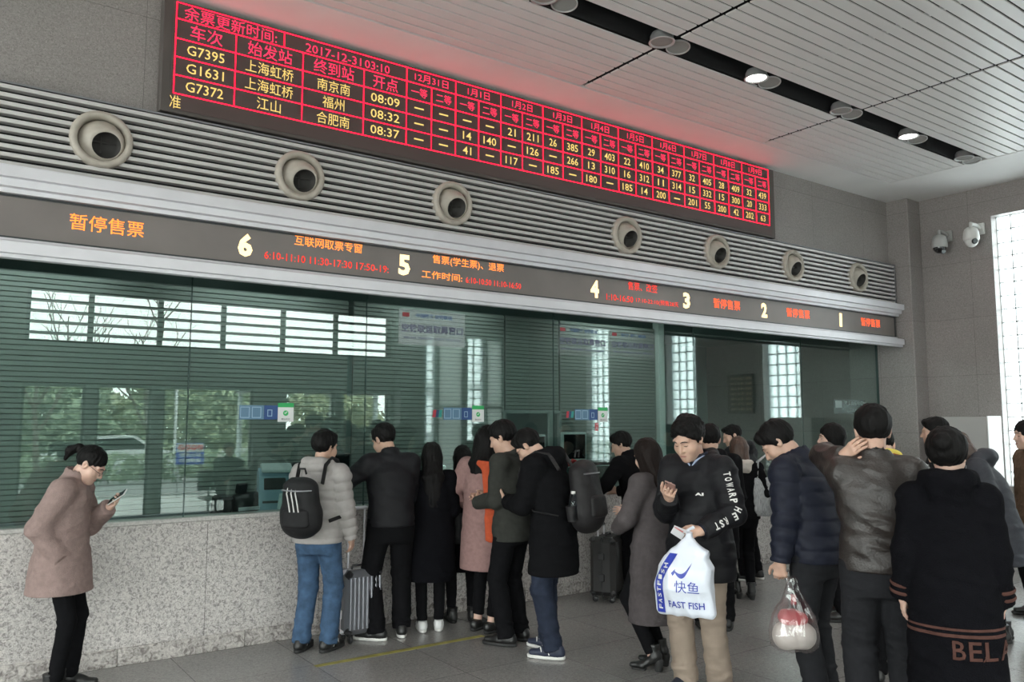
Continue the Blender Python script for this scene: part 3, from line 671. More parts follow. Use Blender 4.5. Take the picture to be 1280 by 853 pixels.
# ------------------------------------------------------------------ stickers and sheets on the counter glass
M_GRN = mat('sticker_green', (0.03, 0.42, 0.12), 0.4); M_STW = mat('sticker_white', (0.72, 0.74, 0.74), 0.4)
M_NAVY = mat('sticker_navy', (0.02, 0.07, 0.22), 0.4); M_CYANB = mat('sticker_pale_blue', (0.10, 0.20, 0.30), 0.4)
YG = 0.0535
def make_sticker(x, z, label):
    r = empty('payment_sticker', (x, YG, z), 0, label, 'sticker', 'green-topped payment stickers on the counter glass')
    m = MB(); m.box((0, -0.001, -0.017), (0.135, 0.002, 0.120)); m.build('white_field', M_STW, r)
    m = MB(); m.box((0, -0.001, 0.061), (0.135, 0.002, 0.036)); m.build('green_band', M_GRN, r)
    m = MB(); m.lathe([(0.0, 0.0), (0.023, 0.0)], origin=(0, -0.0028, -0.005), axis=(0, -1, 0), n=20)
    m.build('green_disc', M_GRN, r)
    m = MB(); m.prism([(-0.012, -0.004), (-0.004, -0.012), (0.014, 0.006), (0.010, 0.010), (-0.004, -0.004), (-0.009, 0.001)], -0.0036, -0.0030, axes='xz', ax='y'); m.build('tick', M_STW, r)
    m = MB(); text_on(m, '微信支付', (0, -0.0025, -0.055), w=0.075, h=0.016); m.build('lettering', mat('ink_grey', (0.2, 0.22, 0.22), 0.5), r, False)
def make_strip(x, z, label, union):
    r = empty('card_logo_strip', (x, YG, z), 0, label, 'sticker', 'blue card strips on the counter glass')
    m = MB(); m.box((-0.10, -0.001, 0), (0.20, 0.002, 0.115)); m.build('pale_field', M_CYANB, r)
    m = MB(); m.box((0.06, -0.001, 0), (0.115, 0.002, 0.115)); m.build('navy_field', M_NAVY, r)
    m = MB()
    for i in range(2): 
        for q in ((-0.155+0.095*i, 0.042), (-0.155+0.095*i, -0.042)): m.box((q[0], -0.0025, q[1]), (0.075, 0.001, 0.006))
        for q in (-0.19, -0.12): m.box((q+0.095*i, -0.0025, 0), (0.006, 0.001, 0.085))
    m.box((0.05, -0.0025, 0.02), (0.04, 0.001, 0.006)); m.box((0.05, -0.0025, -0.03), (0.04, 0.001, 0.006)); m.box((0.033, -0.0025, -0.005), (0.006, 0.001, 0.05)); m.box((0.067, -0.0025, -0.005), (0.006, 0.001, 0.05))
    m.build('outlines', mat('sticker_line_blue', (0.30, 0.45, 0.60), 0.5), r)
    if union:
        for dx, nm, c in ((-0.30, 'red_patch', (0.45, 0.03, 0.05)), (-0.268, 'navy_patch', (0.02, 0.05, 0.12)), (-0.236, 'teal_patch', (0.02, 0.25, 0.22))):
            m = MB(); m.prism([(dx-0.02, -0.034), (dx+0.012, -0.034), (dx+0.022, 0.034), (dx-0.010, 0.034)], -0.002, 0.0, axes='xz', ax='y'); m.build(nm, mat('card_'+nm, c, 0.4), r)
for x, nm in ((2.455, 'leftmost green-topped payment sticker on the glass, above the grey-jacket man'), (4.375, 'middle green-topped payment sticker on the glass, above the long-haired people'), (5.995, 'rightmost green-topped payment sticker on the glass, at window 4')): make_sticker(x, 1.83, nm)
for x, u, nm in ((2.27, False, 'pale blue card strip left of the leftmost payment sticker'), (4.185, True, 'blue card strip with red and teal card logo at window 5'), (5.80, True, 'blue card strip with red and teal card logo at window 4')): make_strip(x, 1.83, nm, u)
r = empty('red_tag', (5.905, YG, 1.70), 0, 'small red tag stuck under the window 4 payment strip', 'sticker')
m = MB(); m.box((0, -0.001, 0), (0.045, 0.002, 0.085)); m.build('field', mat('tag_red', (0.50, 0.08, 0.09), 0.5), r)
m = MB(); text_on(m, '人', (0, -0.003, -0.012), h=0.035); text_on(m, '一米', (0, -0.003, 0.026), w=0.035); m.build('lettering', M_STW, r, False)
def film(name, c, a):
    m = bpy.data.materials.new(name); m.use_nodes = True; nt = m.node_tree; b = nt.nodes['Principled BSDF']
    b.inputs['Base Color'].default_value = (*c, 1); b.inputs['Alpha'].default_value = a; b.inputs['Roughness'].default_value = 0.5; return m
def make_sheet(x, z, w, h, a, label, l1, l2):
    r = empty('window_notice', (x, YG, z), 0, label, 'notice', 'translucent notices on the counter glass')
    m = MB(); m.box((0, -0.0006, 0), (w, 0.0012, h)); m.build('film', film('notice_film_%d' % int(x*10), (0.60, 0.66, 0.68), a), r)
    m = MB(); text_on(m, l1, (0, -0.002, -0.01), w=w*0.92, h=h*0.24, bold=0.02); text_on(m, 'AIR-RAIL TRANSFER TICKET WINDOW', (0, -0.002, -h*0.30), w=w*0.86, h=h*0.06)
    m.build('lettering', mat('notice_ink_%d' % int(x*10), (0.07, 0.07, 0.14), 0.5), r, False)
    m = MB(); m.box((-w*0.40, -0.002, h*0.34), (w*0.10, 0.001, h*0.12)); m.build('red_logo', mat('logo_red_%d' % int(x*10), (0.35, 0.05, 0.06), 0.5), r)
    m = MB(); text_on(m, l2, (w*0.02, -0.002, h*0.34), w=w*0.55, h=h*0.12); m.build('small_lettering', M_NAVY, r, False)
make_sheet(3.86, 2.63, 0.72, 0.33, 0.26, 'translucent white transfer-window notice on the glass, under the window 5 strip', '空铁联运取票窗口', '中国铁路 空铁联运')
make_sheet(5.72, 2.62, 0.70, 0.32, 0.08, 'faint translucent notice on the glass, left of the pair under number 4', '空铁联运取票窗口', '中国铁路 空铁联运')
make_sheet(6.46, 2.62, 0.70, 0.30, 0.07, 'faint dark notice on the glass, right of the pair under number 4', '空铁联运取票窗口', '空港 铁路联运')
r = empty('etched_plaque', (10.70, YG, 1.97), 0, 'dim etched plaque on the dark glass near the pilaster', 'plaque')
m = MB(); m.box((0, -0.0006, 0), (0.78, 0.0012, 0.20)); m.build('film', film('plaque_film', (0.25, 0.33, 0.32), 0.35), r)
M_PLQ = mat('plaque_ink', (0.30, 0.38, 0.37), 0.5); MB().box((-0.27, -0.002, 0.03), (0.16, 0.001, 0.10)).build('emblem', M_PLQ, r)
for s_, q, w, h in (('服务监督电话', (0.10, -0.002, 0.05), 0.46, 0.055), ('95105105', (0.08, -0.002, -0.05), 0.30, 0.04)): m = MB(); text_on(m, s_, q, w=w, h=h); m.build('lettering', M_PLQ, r, False)

# ------------------------------------------------------------------ outside the entrance: mirrored in the glass
def leafy(root, centers, n, size, m, seed, name='foliage'):
    rg = np.random.default_rng(seed); V = []; k = 0
    per = n//len(centers)
    for (cx, cy_, cz, rx, ry, rz) in centers:
        d = rg.normal(size=(per, 3)); d /= np.linalg.norm(d, axis=1)[:, None]; d *= (rg.uniform(0.45, 1.0, (per, 1)))**0.5
        P = d*[rx, ry, rz] + [cx, cy_, cz]
        u = rg.normal(size=(per, 3)); u /= np.linalg.norm(u, axis=1)[:, None]; w = np.cross(u, rg.normal(size=(per, 3))); w /= np.linalg.norm(w, axis=1)[:, None]
        s = size*rg.uniform(0.6, 1.3, (per, 1))
        V.append(np.stack([P-u*s, P+w*s*0.5, P+u*s, P-w*s*0.5], 1).reshape(-1, 3))
    V = np.concatenate(V); Q = np.arange(len(V)).reshape(-1, 4)
    me = np_mesh(name, V, Q, False); return link(name, me, root, m)
M_LEAF = [mat('leaf_green_%d' % i, c, 0.7, var=0.35, vscale=1.2) for i, c in enumerate([(0.36, 0.42, 0.27), (0.31, 0.38, 0.26), (0.42, 0.45, 0.29)])]
M_BARK = mat('bark', (0.09, 0.075, 0.06), 0.9, var=0.3, vscale=8)
TL = ['broad green street tree mirrored in the glass behind the ponytailed woman', 'green street tree mirrored in the glass beside the ponytailed woman\'s phone', 'green street tree mirrored in the glass around the blue road sign', 'green street tree mirrored in the glass above the black card reader', 'green street tree mirrored in the glass right of the leftmost payment sticker', 'green street tree mirrored in the glass near the dark pillar']
for i, (x, y, h) in enumerate([(1.6, -32.0, 4.9), (4.0, -28.2, 4.6), (6.6, -32.2, 4.9), (9.0, -28.2, 4.6), (12.4, -32.0, 4.9), (15.6, -28.4, 4.0)]):
    r = empty('street_tree', (x, y, -0.15), 0, TL[i], 'tree', 'street trees across the road')
    m = MB(); m.tube([(0, 0, 0), (0.05, 0, 1.0), (0, 0.05, 2.4)], [0.14, 0.11, 0.07], 10); m.build('trunk', M_BARK, r)
    rg = random.Random(i)
    cs = [(rg.uniform(-1.7, 1.7), rg.uniform(-0.7, 0.7), rg.uniform(0.7, h-0.9), rg.uniform(0.8, 1.2), 0.9, rg.uniform(0.7, 1.0)) for _ in range(16)]
    leafy(r, cs, 9000, 0.14, M_LEAF[i % 3], i)
def branch(m, p, d, L, r, depth, rg):
    q = [p]; 
    for k in range(4):
        d = (d + Vector((rg.gauss(0, 0.10), rg.gauss(0, 0.10), 0.05))).normalized(); q.append(q[-1]+d*L/4)
    m.tube(q, [r*(1-0.12*k) for k in range(5)], 6 if depth > 1 else 8)
    if depth < 4:
        for k in range(3 if depth < 2 else 2):
            ax = Vector((rg.gauss(0, 1), rg.gauss(0, 0.6), 0.35)).normalized()
            branch(m, q[rg.choice((2, 3, 4))], (d*0.75+ax*0.65).normalized(), L*rg.uniform(0.6, 0.8), r*0.55, depth+1, rg)
for (x, y, sd) in ((2.6, -18.6, 5), (5.9, -21.2, 11)):
    r = empty('bare_tree', (x, y, -0.15), 0, 'leafless tree mirrored in the clerestory, %s' % ('left of the first mullion' if x < 4 else 'right of the first mullion'), 'tree', 'leafless trees by the road')
    m = MB(); branch(m, Vector((0, 0, 0)), Vector((0.02, 0, 1)), 3.2, 0.09, 0, random.Random(sd)); m.build('branches', M_BARK, r)
M_CARW = mat('car_paint_white', (0.75, 0.76, 0.78), 0.25, coat=0.5); M_CARG = mat('car_paint_silver', (0.38, 0.40, 0.42), 0.3, 0.4); M_TYRE = mat('tyre_rubber', (0.02, 0.02, 0.02), 0.8)
def make_car(x, y, rz, paint, label):
    r = empty('car', (x, y, -0.15), rz, label, 'car', 'cars mirrored in the counter glass')
    m = MB(); m.prism([(-2.1, 0.25), (-2.15, 0.55), (-2.0, 0.82), (-1.0, 0.92), (-0.45, 1.40), (0.75, 1.45), (1.45, 0.98), (2.05, 0.88), (2.15, 0.5), (2.1, 0.25)], -0.82, 0.82, axes='xz', ax='y'); m.build('body', paint, r)
    m = MB(); m.prism([(-0.85, 0.94), (-0.40, 1.33), (0.70, 1.38), (1.25, 1.0)], -0.826, 0.826, axes='xz', ax='y'); m.build('side_windows', M_SCR, r)
    for sx in (-1.3, 1.3):
        for sy in (-0.75, 0.75):
            m = MB(); m.lathe([(0.0, -0.1), (0.28, -0.1), (0.32, -0.06), (0.32, 0.06), (0.28, 0.1), (0, 0.1)], origin=(sx, sy, 0.32), axis=(0, 1, 0), n=20); m.build('wheel', M_TYRE, r)
for x, y, c, lb in ((5.2, -24.5, M_CARW, 'white car mirrored in the glass right of the ponytailed woman\'s phone'), (11.2, -24.2, M_CARW, 'white car mirrored in the glass below the blue road sign'), (-0.4, -24.8, M_CARG, 'silver car mirrored in the glass behind the ponytailed woman'), (17.0, -24.6, M_CARG, 'silver car mirrored far along the road')): make_car(x, y, 0.03, c, lb)
r = empty('hedge', (7.0, -21.0, -0.15), 0, 'low clipped hedge along the road, mirrored low in the counter glass', 'hedge')
leafy(r, [(-6+0.8*k, 0, 0.50, 0.75, 0.35, 0.48) for k in range(16)], 9000, 0.07, M_LEAF[1], 77)
r = empty('road_sign', (5.35, -14.2, -0.07), 0, 'blue road sign with a row of red prohibition circles, mirrored in the glass', 'sign')
m = MB(); m.box((0, 0, 1.05), (0.66, 0.03, 0.52), bev=0.01); m.build('board', mat('sign_blue', (0.05, 0.10, 0.42), 0.4), r)
m = MB()
for sx in (-0.27, 0.27): m.tube([(sx, -0.03, 0), (sx, -0.03, 1.25)], 0.02, 8)
m.build('posts', M_ALUD, r)
m = MB(); m.box((0, 0.017, 1.20), (0.62, 0.004, 0.20)); m.build('white_field', M_STW, r)
m = MB()
for k in range(4):
    c = (-0.225+0.15*k, 0.0, 1.20); m.lathe([(0.042, 0.020), (0.066, 0.020), (0.066, 0.025), (0.042, 0.025)], origin=c, axis=(0, 1, 0), n=20, closed=True); m.box((c[0], 0.0225, 1.20), (0.10, 0.005, 0.02), rot=(0, 0.78, 0))
m.build('red_circles', mat('sign_red', (0.65, 0.03, 0.04), 0.4), r)
m = MB(); text_on(m, '禁止停车', (0, 0.018, 1.03), w=0.5, h=0.10, ux=(-1, 0, 0), bold=0.03); text_on(m, '违停抓拍', (0, 0.018, 0.89), w=0.5, h=0.10, ux=(-1, 0, 0), bold=0.03); m.build('lettering', M_STW, r, False)
r = empty('entrance_canopy', (10.2, -15.5, -0.07), 0, 'pale canopy on posts mirrored in the glass above the two men', 'canopy')
m = MB(); m.prism([(-2.0, 2.75), (2.0, 2.75), (2.2, 2.95), (-2.2, 3.15)], -3.2, 3.2, axes='yz', ax='x'); m.build('roof', mat('canopy_grey', (0.38, 0.40, 0.40), 0.5), r)
for px in (-2.8, 0, 2.8):
    for py in (-1.5, 1.5): m = MB(); m.tube([(px, py, 0), (px, py, 2.8)], 0.07, 10); m.build('post', M_LGREY, r)
m = MB()
for k in range(9): m.box((-2.8+0.7*k, 0, 2.70), (0.06, 3.8, 0.10))
m.build('beams', M_ALUD, r)
r = empty('banner_stand', (8.4, -12.6, -0.07), 0, 'tall red banner mirrored in the glass under the leftmost payment sticker', 'banner')
m = MB(); m.box((0, 0, 1.15), (0.22, 0.02, 1.6), bev=0.004); m.build('cloth', mat('banner_red', (0.45, 0.03, 0.04), 0.6), r); m = MB(); m.tube([(-0.13, 0, 0), (-0.13, 0, 2.0)], 0.018, 8); m.box((0, 0, 0.02), (0.4, 0.3, 0.04)); m.build('pole', M_ALU, r)
r = empty('street_lamp', (6.6, -21.0, -0.15), 0, 'white street lamp with bent arm mirrored in the glass', 'lamp')
m = MB(); m.tube([(0, 0, 0), (0, 0, 3.55), (-0.3, 0, 3.75), (-1.6, 0, 3.85)], 0.045, 10); m.build('pole', M_STW, r); m = MB(); m.lathe([(0.0, -0.22), (0.12, -0.2), (0.16, -0.05), (0.1, 0.08), (0.02, 0.12)], origin=(-1.6, 0, 3.72), n=16); m.build('lantern', M_STW, r)
# ------------------------------------------------------------------ people: signed-distance modelling
A = lambda *v: np.array(v, dtype=float)
def nrm(v): v = np.asarray(v, float); return v/max(1e-9, np.linalg.norm(v))
def box_of(*pr): return np.min([np.asarray(p, float)-r for p, r in pr], 0), np.max([np.asarray(p, float)+r for p, r in pr], 0)
def rc(a, b, ra, rb, k=0.02, cut_b=None):
    """round cone; cut_b flattens the far end"""
    a, b = A(*a), A(*b); ba = b-a; L2 = max(1e-9, ba@ba); u = ba/math.sqrt(L2)
    def f(X, Y, Z):
        px, py, pz = X-a[0], Y-a[1], Z-a[2]
        t = (px*ba[0]+py*ba[1]+pz*ba[2])/L2; tc_ = np.clip(t, 0, 1)
        d = np.sqrt((px-tc_*ba[0])**2+(py-tc_*ba[1])**2+(pz-tc_*ba[2])**2) - (ra+(rb-ra)*tc_)
        if cut_b is not None: d = np.maximum(d, (t-1)*math.sqrt(L2)-cut_b)
        return d
    return (f, *box_of((a, ra), (b, rb)), k, 'u')
def ell(c, r, k=0.02, mode='u', R=None):
    c, r = A(*c), A(*r)
    def f(X, Y, Z):
        px, py, pz = X-c[0], Y-c[1], Z-c[2]
        if R is not None: px, py, pz = (R[0, 0]*px+R[1, 0]*py+R[2, 0]*pz, R[0, 1]*px+R[1, 1]*py+R[2, 1]*pz, R[0, 2]*px+R[1, 2]*py+R[2, 2]*pz)
        k0 = np.sqrt((px/r[0])**2+(py/r[1])**2+(pz/r[2])**2); k1 = np.sqrt((px/r[0]**2)**2+(py/r[1]**2)**2+(pz/r[2]**2)**2)
        return k0*(k0-1)/np.maximum(k1, 1e-6)
    m = max(r) if R is not None else r
    return (f, c-m, c+m, k, mode)
def ecap(a, b, ra, rb, u=(1, 0, 0), k=0.02, mode='u'):
    """capsule with an elliptic section: radii (along u, across u) at both ends"""
    a, b = A(*a), A(*b); ba = b-a; L2 = max(1e-9, ba@ba); w = ba/math.sqrt(L2); u = nrm(A(*u)-w*(A(*u)@w)); v = np.cross(w, u)
    def f(X, Y, Z):
        px, py, pz = X-a[0], Y-a[1], Z-a[2]
        t = np.clip((px*ba[0]+py*ba[1]+pz*ba[2])/L2, 0, 1)
        qx, qy, qz = px-t*ba[0], py-t*ba[1], pz-t*ba[2]
        r1 = ra[0]+(rb[0]-ra[0])*t; r2 = ra[1]+(rb[1]-ra[1])*t; r3 = np.minimum(r1, r2)
        q = np.sqrt(((qx*u[0]+qy*u[1]+qz*u[2])/r1)**2+((qx*v[0]+qy*v[1]+qz*v[2])/r2)**2+((qx*w[0]+qy*w[1]+qz*w[2])/r3)**2)
        return (q-1)*r3
    return (f, *box_of((a, max(ra)), (b, max(rb))), k, mode)
def zloft(st, k=0.03, mode='u', p=2.0):
    """stations (z, cx, cy, rx, ry): horizontal elliptic sections, flat ends"""
    st = sorted(st); S = np.array(st, float)
    def f(X, Y, Z):
        cx, cy_, rx, ry = (np.interp(Z, S[:, 0], S[:, i]) for i in (1, 2, 3, 4))
        q = (np.abs((X-cx)/rx)**p+np.abs((Y-cy_)/ry)**p)**(1/p)
        return np.maximum((q-1)*np.minimum(rx, ry), np.maximum(S[0, 0]-Z, Z-S[-1, 0]))
    lo = A((S[:, 1]-S[:, 3]).min(), (S[:, 2]-S[:, 4]).min(), S[0, 0]); hi = A((S[:, 1]+S[:, 3]).max(), (S[:, 2]+S[:, 4]).max(), S[-1, 0])
    return (f, lo, hi, k, mode)
def half(pt, n, lo, hi, k=0.004):
    """keeps what lies behind the plane"""
    pt, n = A(*pt), nrm(n)
    return ((lambda X, Y, Z: (X-pt[0])*n[0]+(Y-pt[1])*n[1]+(Z-pt[2])*n[2]), A(*lo), A(*hi), k, 'i')
def sub_(pr): return (*pr[:4], 's')
def xf(pr, R, c, s):
    """moves a primitive authored in a local frame"""
    f, lo, hi, k, mode = pr
    g = lambda X, Y, Z: s*f((R[0, 0]*(X-c[0])+R[1, 0]*(Y-c[1])+R[2, 0]*(Z-c[2]))/s, (R[0, 1]*(X-c[0])+R[1, 1]*(Y-c[1])+R[2, 1]*(Z-c[2]))/s, (R[0, 2]*(X-c[0])+R[1, 2]*(Y-c[1])+R[2, 2]*(Z-c[2]))/s)
    C = np.array([[x, y, z] for x in (lo[0], hi[0]) for y in (lo[1], hi[1]) for z in (lo[2], hi[2])])@R.T*s+c
    return (g, C.min(0), C.max(0), k*s, mode)
def smin(a, b, k):
    h = np.maximum(k-np.abs(a-b), 0)/max(k, 1e-6); return np.minimum(a, b)-h*h*k*0.25
def nets(prims, res, relax=1):
    us = [p for p in prims if p[4] == 'u']; pad = 2*res+0.012
    lo = np.min([p[1] for p in us], 0)-pad; hi = np.max([p[2] for p in us], 0)+pad
    n = np.ceil((hi-lo)/res).astype(int)+1; ax = [(lo[i]+res*np.arange(n[i])).astype(np.float32) for i in range(3)]
    D = np.full(n, 0.5, np.float32)
    for f, a, b, k, mode in prims:
        m = k+2.5*res
        i0 = np.maximum(((a-m-lo)/res).astype(int), 0); i1 = np.minimum(((b+m-lo)/res).astype(int)+2, n)
        if (i1 <= i0).any(): continue
        sl = tuple(slice(i0[i], i1[i]) for i in range(3))
        d = np.asarray(f(ax[0][sl[0]][:, None, None], ax[1][sl[1]][None, :, None], ax[2][sl[2]][None, None, :]), np.float32)
        if mode == 'u': D[sl] = smin(D[sl], d, k)
        elif mode == 's': D[sl] = -smin(-D[sl], d, k)
        else: D[sl] = -smin(-D[sl], -np.broadcast_to(d, D[sl].shape), k)
    ins = D < 0
    c = sum(ins[i:n[0]-1+i, j:n[1]-1+j, l:n[2]-1+l].astype(np.int8) for i in (0, 1) for j in (0, 1) for l in (0, 1))
    I, J_, K = np.nonzero((c > 0) & (c < 8))
    idx = -np.ones(n-1, np.int64); idx[I, J_, K] = np.arange(len(I))
    P = np.zeros((len(I), 3)); W = np.zeros(len(I))
    cor = [(i, j, l) for i in (0, 1) for j in (0, 1) for l in (0, 1)]
    for a in cor:
        for ax_ in range(3):
            if a[ax_] == 0:
                b = list(a); b[ax_] = 1
                da = D[I+a[0], J_+a[1], K+a[2]]; db = D[I+b[0], J_+b[1], K+b[2]]
                m = (da < 0) != (db < 0); t = np.where(m, da/np.where(m, da-db, 1), 0)
                q = np.repeat(np.array(a, float)[None], len(I), 0); q[:, ax_] += t
                P[m] += q[m]; W[m] += 1
    V = lo+res*(np.stack([I, J_, K], 1)+P/W[:, None])
    Q = []
    for ax_ in range(3):
        o1, o2 = [(1, 2), (2, 0), (0, 1)][ax_]
        s0 = [slice(None)]*3; s1 = [slice(None)]*3; s0[ax_] = slice(0, n[ax_]-1); s1[ax_] = slice(1, n[ax_])
        x = ins[tuple(s0)] != ins[tuple(s1)]
        g = np.array(np.nonzero(x))
        g = g[:, (g[o1] > 0) & (g[o2] > 0) & (g[o1] < n[o1]-1) & (g[o2] < n[o2]-1)]
        flip = ins[tuple(g)]
        def at(d1, d2):
            h = g.copy(); h[o1] -= d1; h[o2] -= d2; return idx[tuple(h)]
        q = np.stack([at(0, 0), at(1, 0), at(1, 1), at(0, 1)], 1)
        q[~flip] = q[~flip][:, ::-1]; Q.append(q)
    Q = np.concatenate(Q); Q = Q[(Q >= 0).all(1)]
    for _ in range(relax):
        S = np.zeros_like(V); N_ = np.zeros(len(V))
        for e in range(4):
            np.add.at(S, Q[:, e], V[Q[:, (e+1) % 4]]); np.add.at(N_, Q[:, e], 1)
        V = V*0.5+0.5*S/np.maximum(N_, 1)[:, None]
    return V, Q
def vnormals(V, Q):
    N = np.cross(V[Q[:, 2]]-V[Q[:, 0]], V[Q[:, 3]]-V[Q[:, 1]]); O = np.zeros_like(V)
    for e in range(4): np.add.at(O, Q[:, e], N)
    return O/np.maximum(np.linalg.norm(O, axis=1), 1e-9)[:, None]
def vnoise(P, seed=0):
    i = np.floor(P).astype(np.int64); f = P-i; f = f*f*(3-2*f); out = 0
    def h(a, b, c):
        x = (a*374761393+b*668265263+c*2147483647+seed*974711) & 0xffffffff
        x = ((x ^ (x >> 13))*1274126177) & 0xffffffff; x = (x ^ (x >> 16)) & 0xffff
        return x/32767.5-1
    for a in (0, 1):
        for b in (0, 1):
            for c in (0, 1):
                w = (f[:, 0] if a else 1-f[:, 0])*(f[:, 1] if b else 1-f[:, 1])*(f[:, 2] if c else 1-f[:, 2])
                out = out+w*h(i[:, 0]+a, i[:, 1]+b, i[:, 2]+c)
    return out
def folds(V, seed, amp, sc=(7, 7, 13)):
    """cloth folds: ridged noise, slanted"""
    P = V*np.array(sc); P[:, 2] += 0.5*P[:, 0]
    a = vnoise(P, seed); b = vnoise(P*2.1+5.3, seed+1)
    return amp*((1-2*np.abs(a))*0.7+0.4*b-0.2)
def seg_t(V, a, b):
    ba = b-a; t = np.clip(((V-a)@ba)/(ba@ba), 0, 1); d = np.linalg.norm(V-a-t[:, None]*ba, axis=1); return t, d

# ------------------------------------------------------------------ people: skeleton and parts (nominal height 1.72 m, facing +y, right hand at +x)
def RX(t): c, s = math.cos(t), math.sin(t); return np.array([[1, 0, 0], [0, c, s], [0, -s, c]])      # tips +z towards +y
def RY(t): c, s = math.cos(t), math.sin(t); return np.array([[c, 0, s], [0, 1, 0], [-s, 0, c]])
def RZ(t): c, s = math.cos(t), math.sin(t); return np.array([[c, -s, 0], [s, c, 0], [0, 0, 1]])
def ik(S, W, a, b, pole):
    d = W-S; L = np.linalg.norm(d)
    if L > (a+b)*0.995: W = S+d*((a+b)*0.995/L); d = W-S; L = (a+b)*0.995
    u = d/L; x = (a*a-b*b+L*L)/(2*L); h = math.sqrt(max(0, a*a-x*x)); p = pole-u*(pole@u)
    return S+u*x+nrm(p)*h, W
def skeleton(lean=0, hunch=0, head=(0, 0, 0), R=None, L=None, feet=None, shrug=0.0, hs=1.05, wide=1.0, twist=0, sway=0.0):
    rad = math.radians; hip = A(sway, 0, 0.93); che = A(0, 0, 1.24)
    T1 = RX(rad(lean)); T2 = RZ(rad(twist))@RX(rad(lean+hunch)); J = {}
    def T(p):
        p = A(*p)
        if p[2] <= 0.93: return p+A(sway, 0, 0)
        if p[2] <= 1.24: return hip+T1@(p-A(0, 0, 0.93))
        return hip+T1@(che-A(0, 0, 0.93))+T2@(p-che)
    J['T'] = T
    J['pel'], J['che'], J['nb'] = T((0, 0, 0.95)), T((0, 0, 1.25)), T((0, -0.012, 1.455))
    J['HR'] = RZ(rad(head[1]))@RX(rad(head[0]))@RY(rad(head[2]))
    J['hs'] = hs
    J['hp'] = T((0, 0.0, 1.50)); J['hc'] = J['hp']+J['HR']@(A(0, 0.025, 0.115)*hs)
    for sd, sp, sg in (('R', R, 1), ('L', L, -1)):
        sp = dict(sp or {})
        S = T((0.172*sg*wide, 0, 1.405+shrug)); W = A(*sp.get('w', (0.245*sg, 0.03, 0.83)))
        E_, W = ik(S, W, 0.285, 0.252, A(*sp.get('pole', (0.35*sg, -1, -0.15))))
        fd = nrm(sp.get('f', W-E_)); nn = A(*sp.get('n', (-sg, 0.15, 0))); nn = nrm(nn-fd*(nn@fd))
        J['S'+sd], J['E'+sd], J['W'+sd] = S, E_, W; J['hand'+sd] = (W, fd, nn, np.cross(fd, nn)*sg, sp.get('curl', 0.35), sp.get('thumb', 0.5))
    feet = feet or {}
    for sd, sg in (('R', 1), ('L', -1)):
        x, y, yaw, heel = feet.get(sd, (0.105*sg, 0.0, 8*sg, 0.0))
        H_ = A(0.088*sg+sway, 0, 0.925); Rf = RZ(-rad(yaw)); Ak = A(x, y, 0.085+heel)
        K_, Ak2 = ik(H_, Ak, 0.43, 0.425, Rf@A(0, 1, 0)+A(0, 0.3, 0))
        J['Q'+sd], J['K'+sd], J['A'+sd], J['F'+sd] = H_, K_, Ak, (Rf, x, y, heel)
    return J
def head_prims(fem=False):
    p = [ell((0, -0.012, 0.035), (0.074, 0.094, 0.083)), ell((0, 0.020, -0.030), (0.060, 0.072, 0.084), 0.03),
         ell((0, 0.050, -0.070), (0.045 if not fem else 0.040, 0.040, 0.042), 0.03), ell((0, 0.074, -0.094), (0.019, 0.018, 0.016), 0.025)]
    for s in (-1, 1):
        p += [ell((0.043*s, 0.056, -0.028), (0.026, 0.024, 0.026), 0.03), ecap((0.014*s, 0.088, 0.027), (0.048*s, 0.072, 0.028), (0.010, 0.009), (0.009, 0.008), (0, 1, 0), 0.015),
              sub_(ell((0.033*s, 0.098, 0.006), (0.018, 0.016, 0.012), 0.016)), ell((0.032*s, 0.074, 0.005), (0.0135, 0.0135, 0.0125), 0.003)]
    p += [rc((0, 0.088, 0.012), (0, 0.108, -0.026), 0.008, 0.0125, 0.014)]
    for s in (-1, 1): p.append(ell((0.0125*s, 0.096, -0.031), (0.008, 0.010, 0.008), 0.008))
    p += [ecap((-0.021, 0.083, -0.0575), (0.021, 0.083, -0.0575), (0.010, 0.0055), (0.010, 0.0055), (0, 1, 0), 0.008), ecap((-0.017, 0.083, -0.068), (0.017, 0.083, -0.068), (0.010, 0.006), (0.010, 0.006), (0, 1, 0), 0.008),
          sub_(rc((-0.022, 0.096, -0.0627), (0.022, 0.096, -0.0627), 0.0028, 0.0028, 0.004))]
    for s in (-1, 1):
        p += [ell((0.073*s, -0.008, -0.004), (0.010, 0.019, 0.031), 0.008), ell((0.079*s, -0.014, 0.006), (0.008, 0.015, 0.022), 0.006), sub_(ell((0.085*s, -0.004, -0.002), (0.008, 0.009, 0.014), 0.005))]
    return p
_HP = {}
def face_y(x, z, fem=False):
    if fem not in _HP: _HP[fem] = head_prims(fem)
    y = np.linspace(0.14, 0.02, 241); D = np.full(241, 0.5)
    for f, lo, hi, k, mode in _HP[fem]:
        d = np.asarray(f(np.full(241, x), y, np.full(241, z)))
        D = smin(D, d, k) if mode == 'u' else -smin(-D, d, k)
    i = np.argmax(D < 0); return y[i]
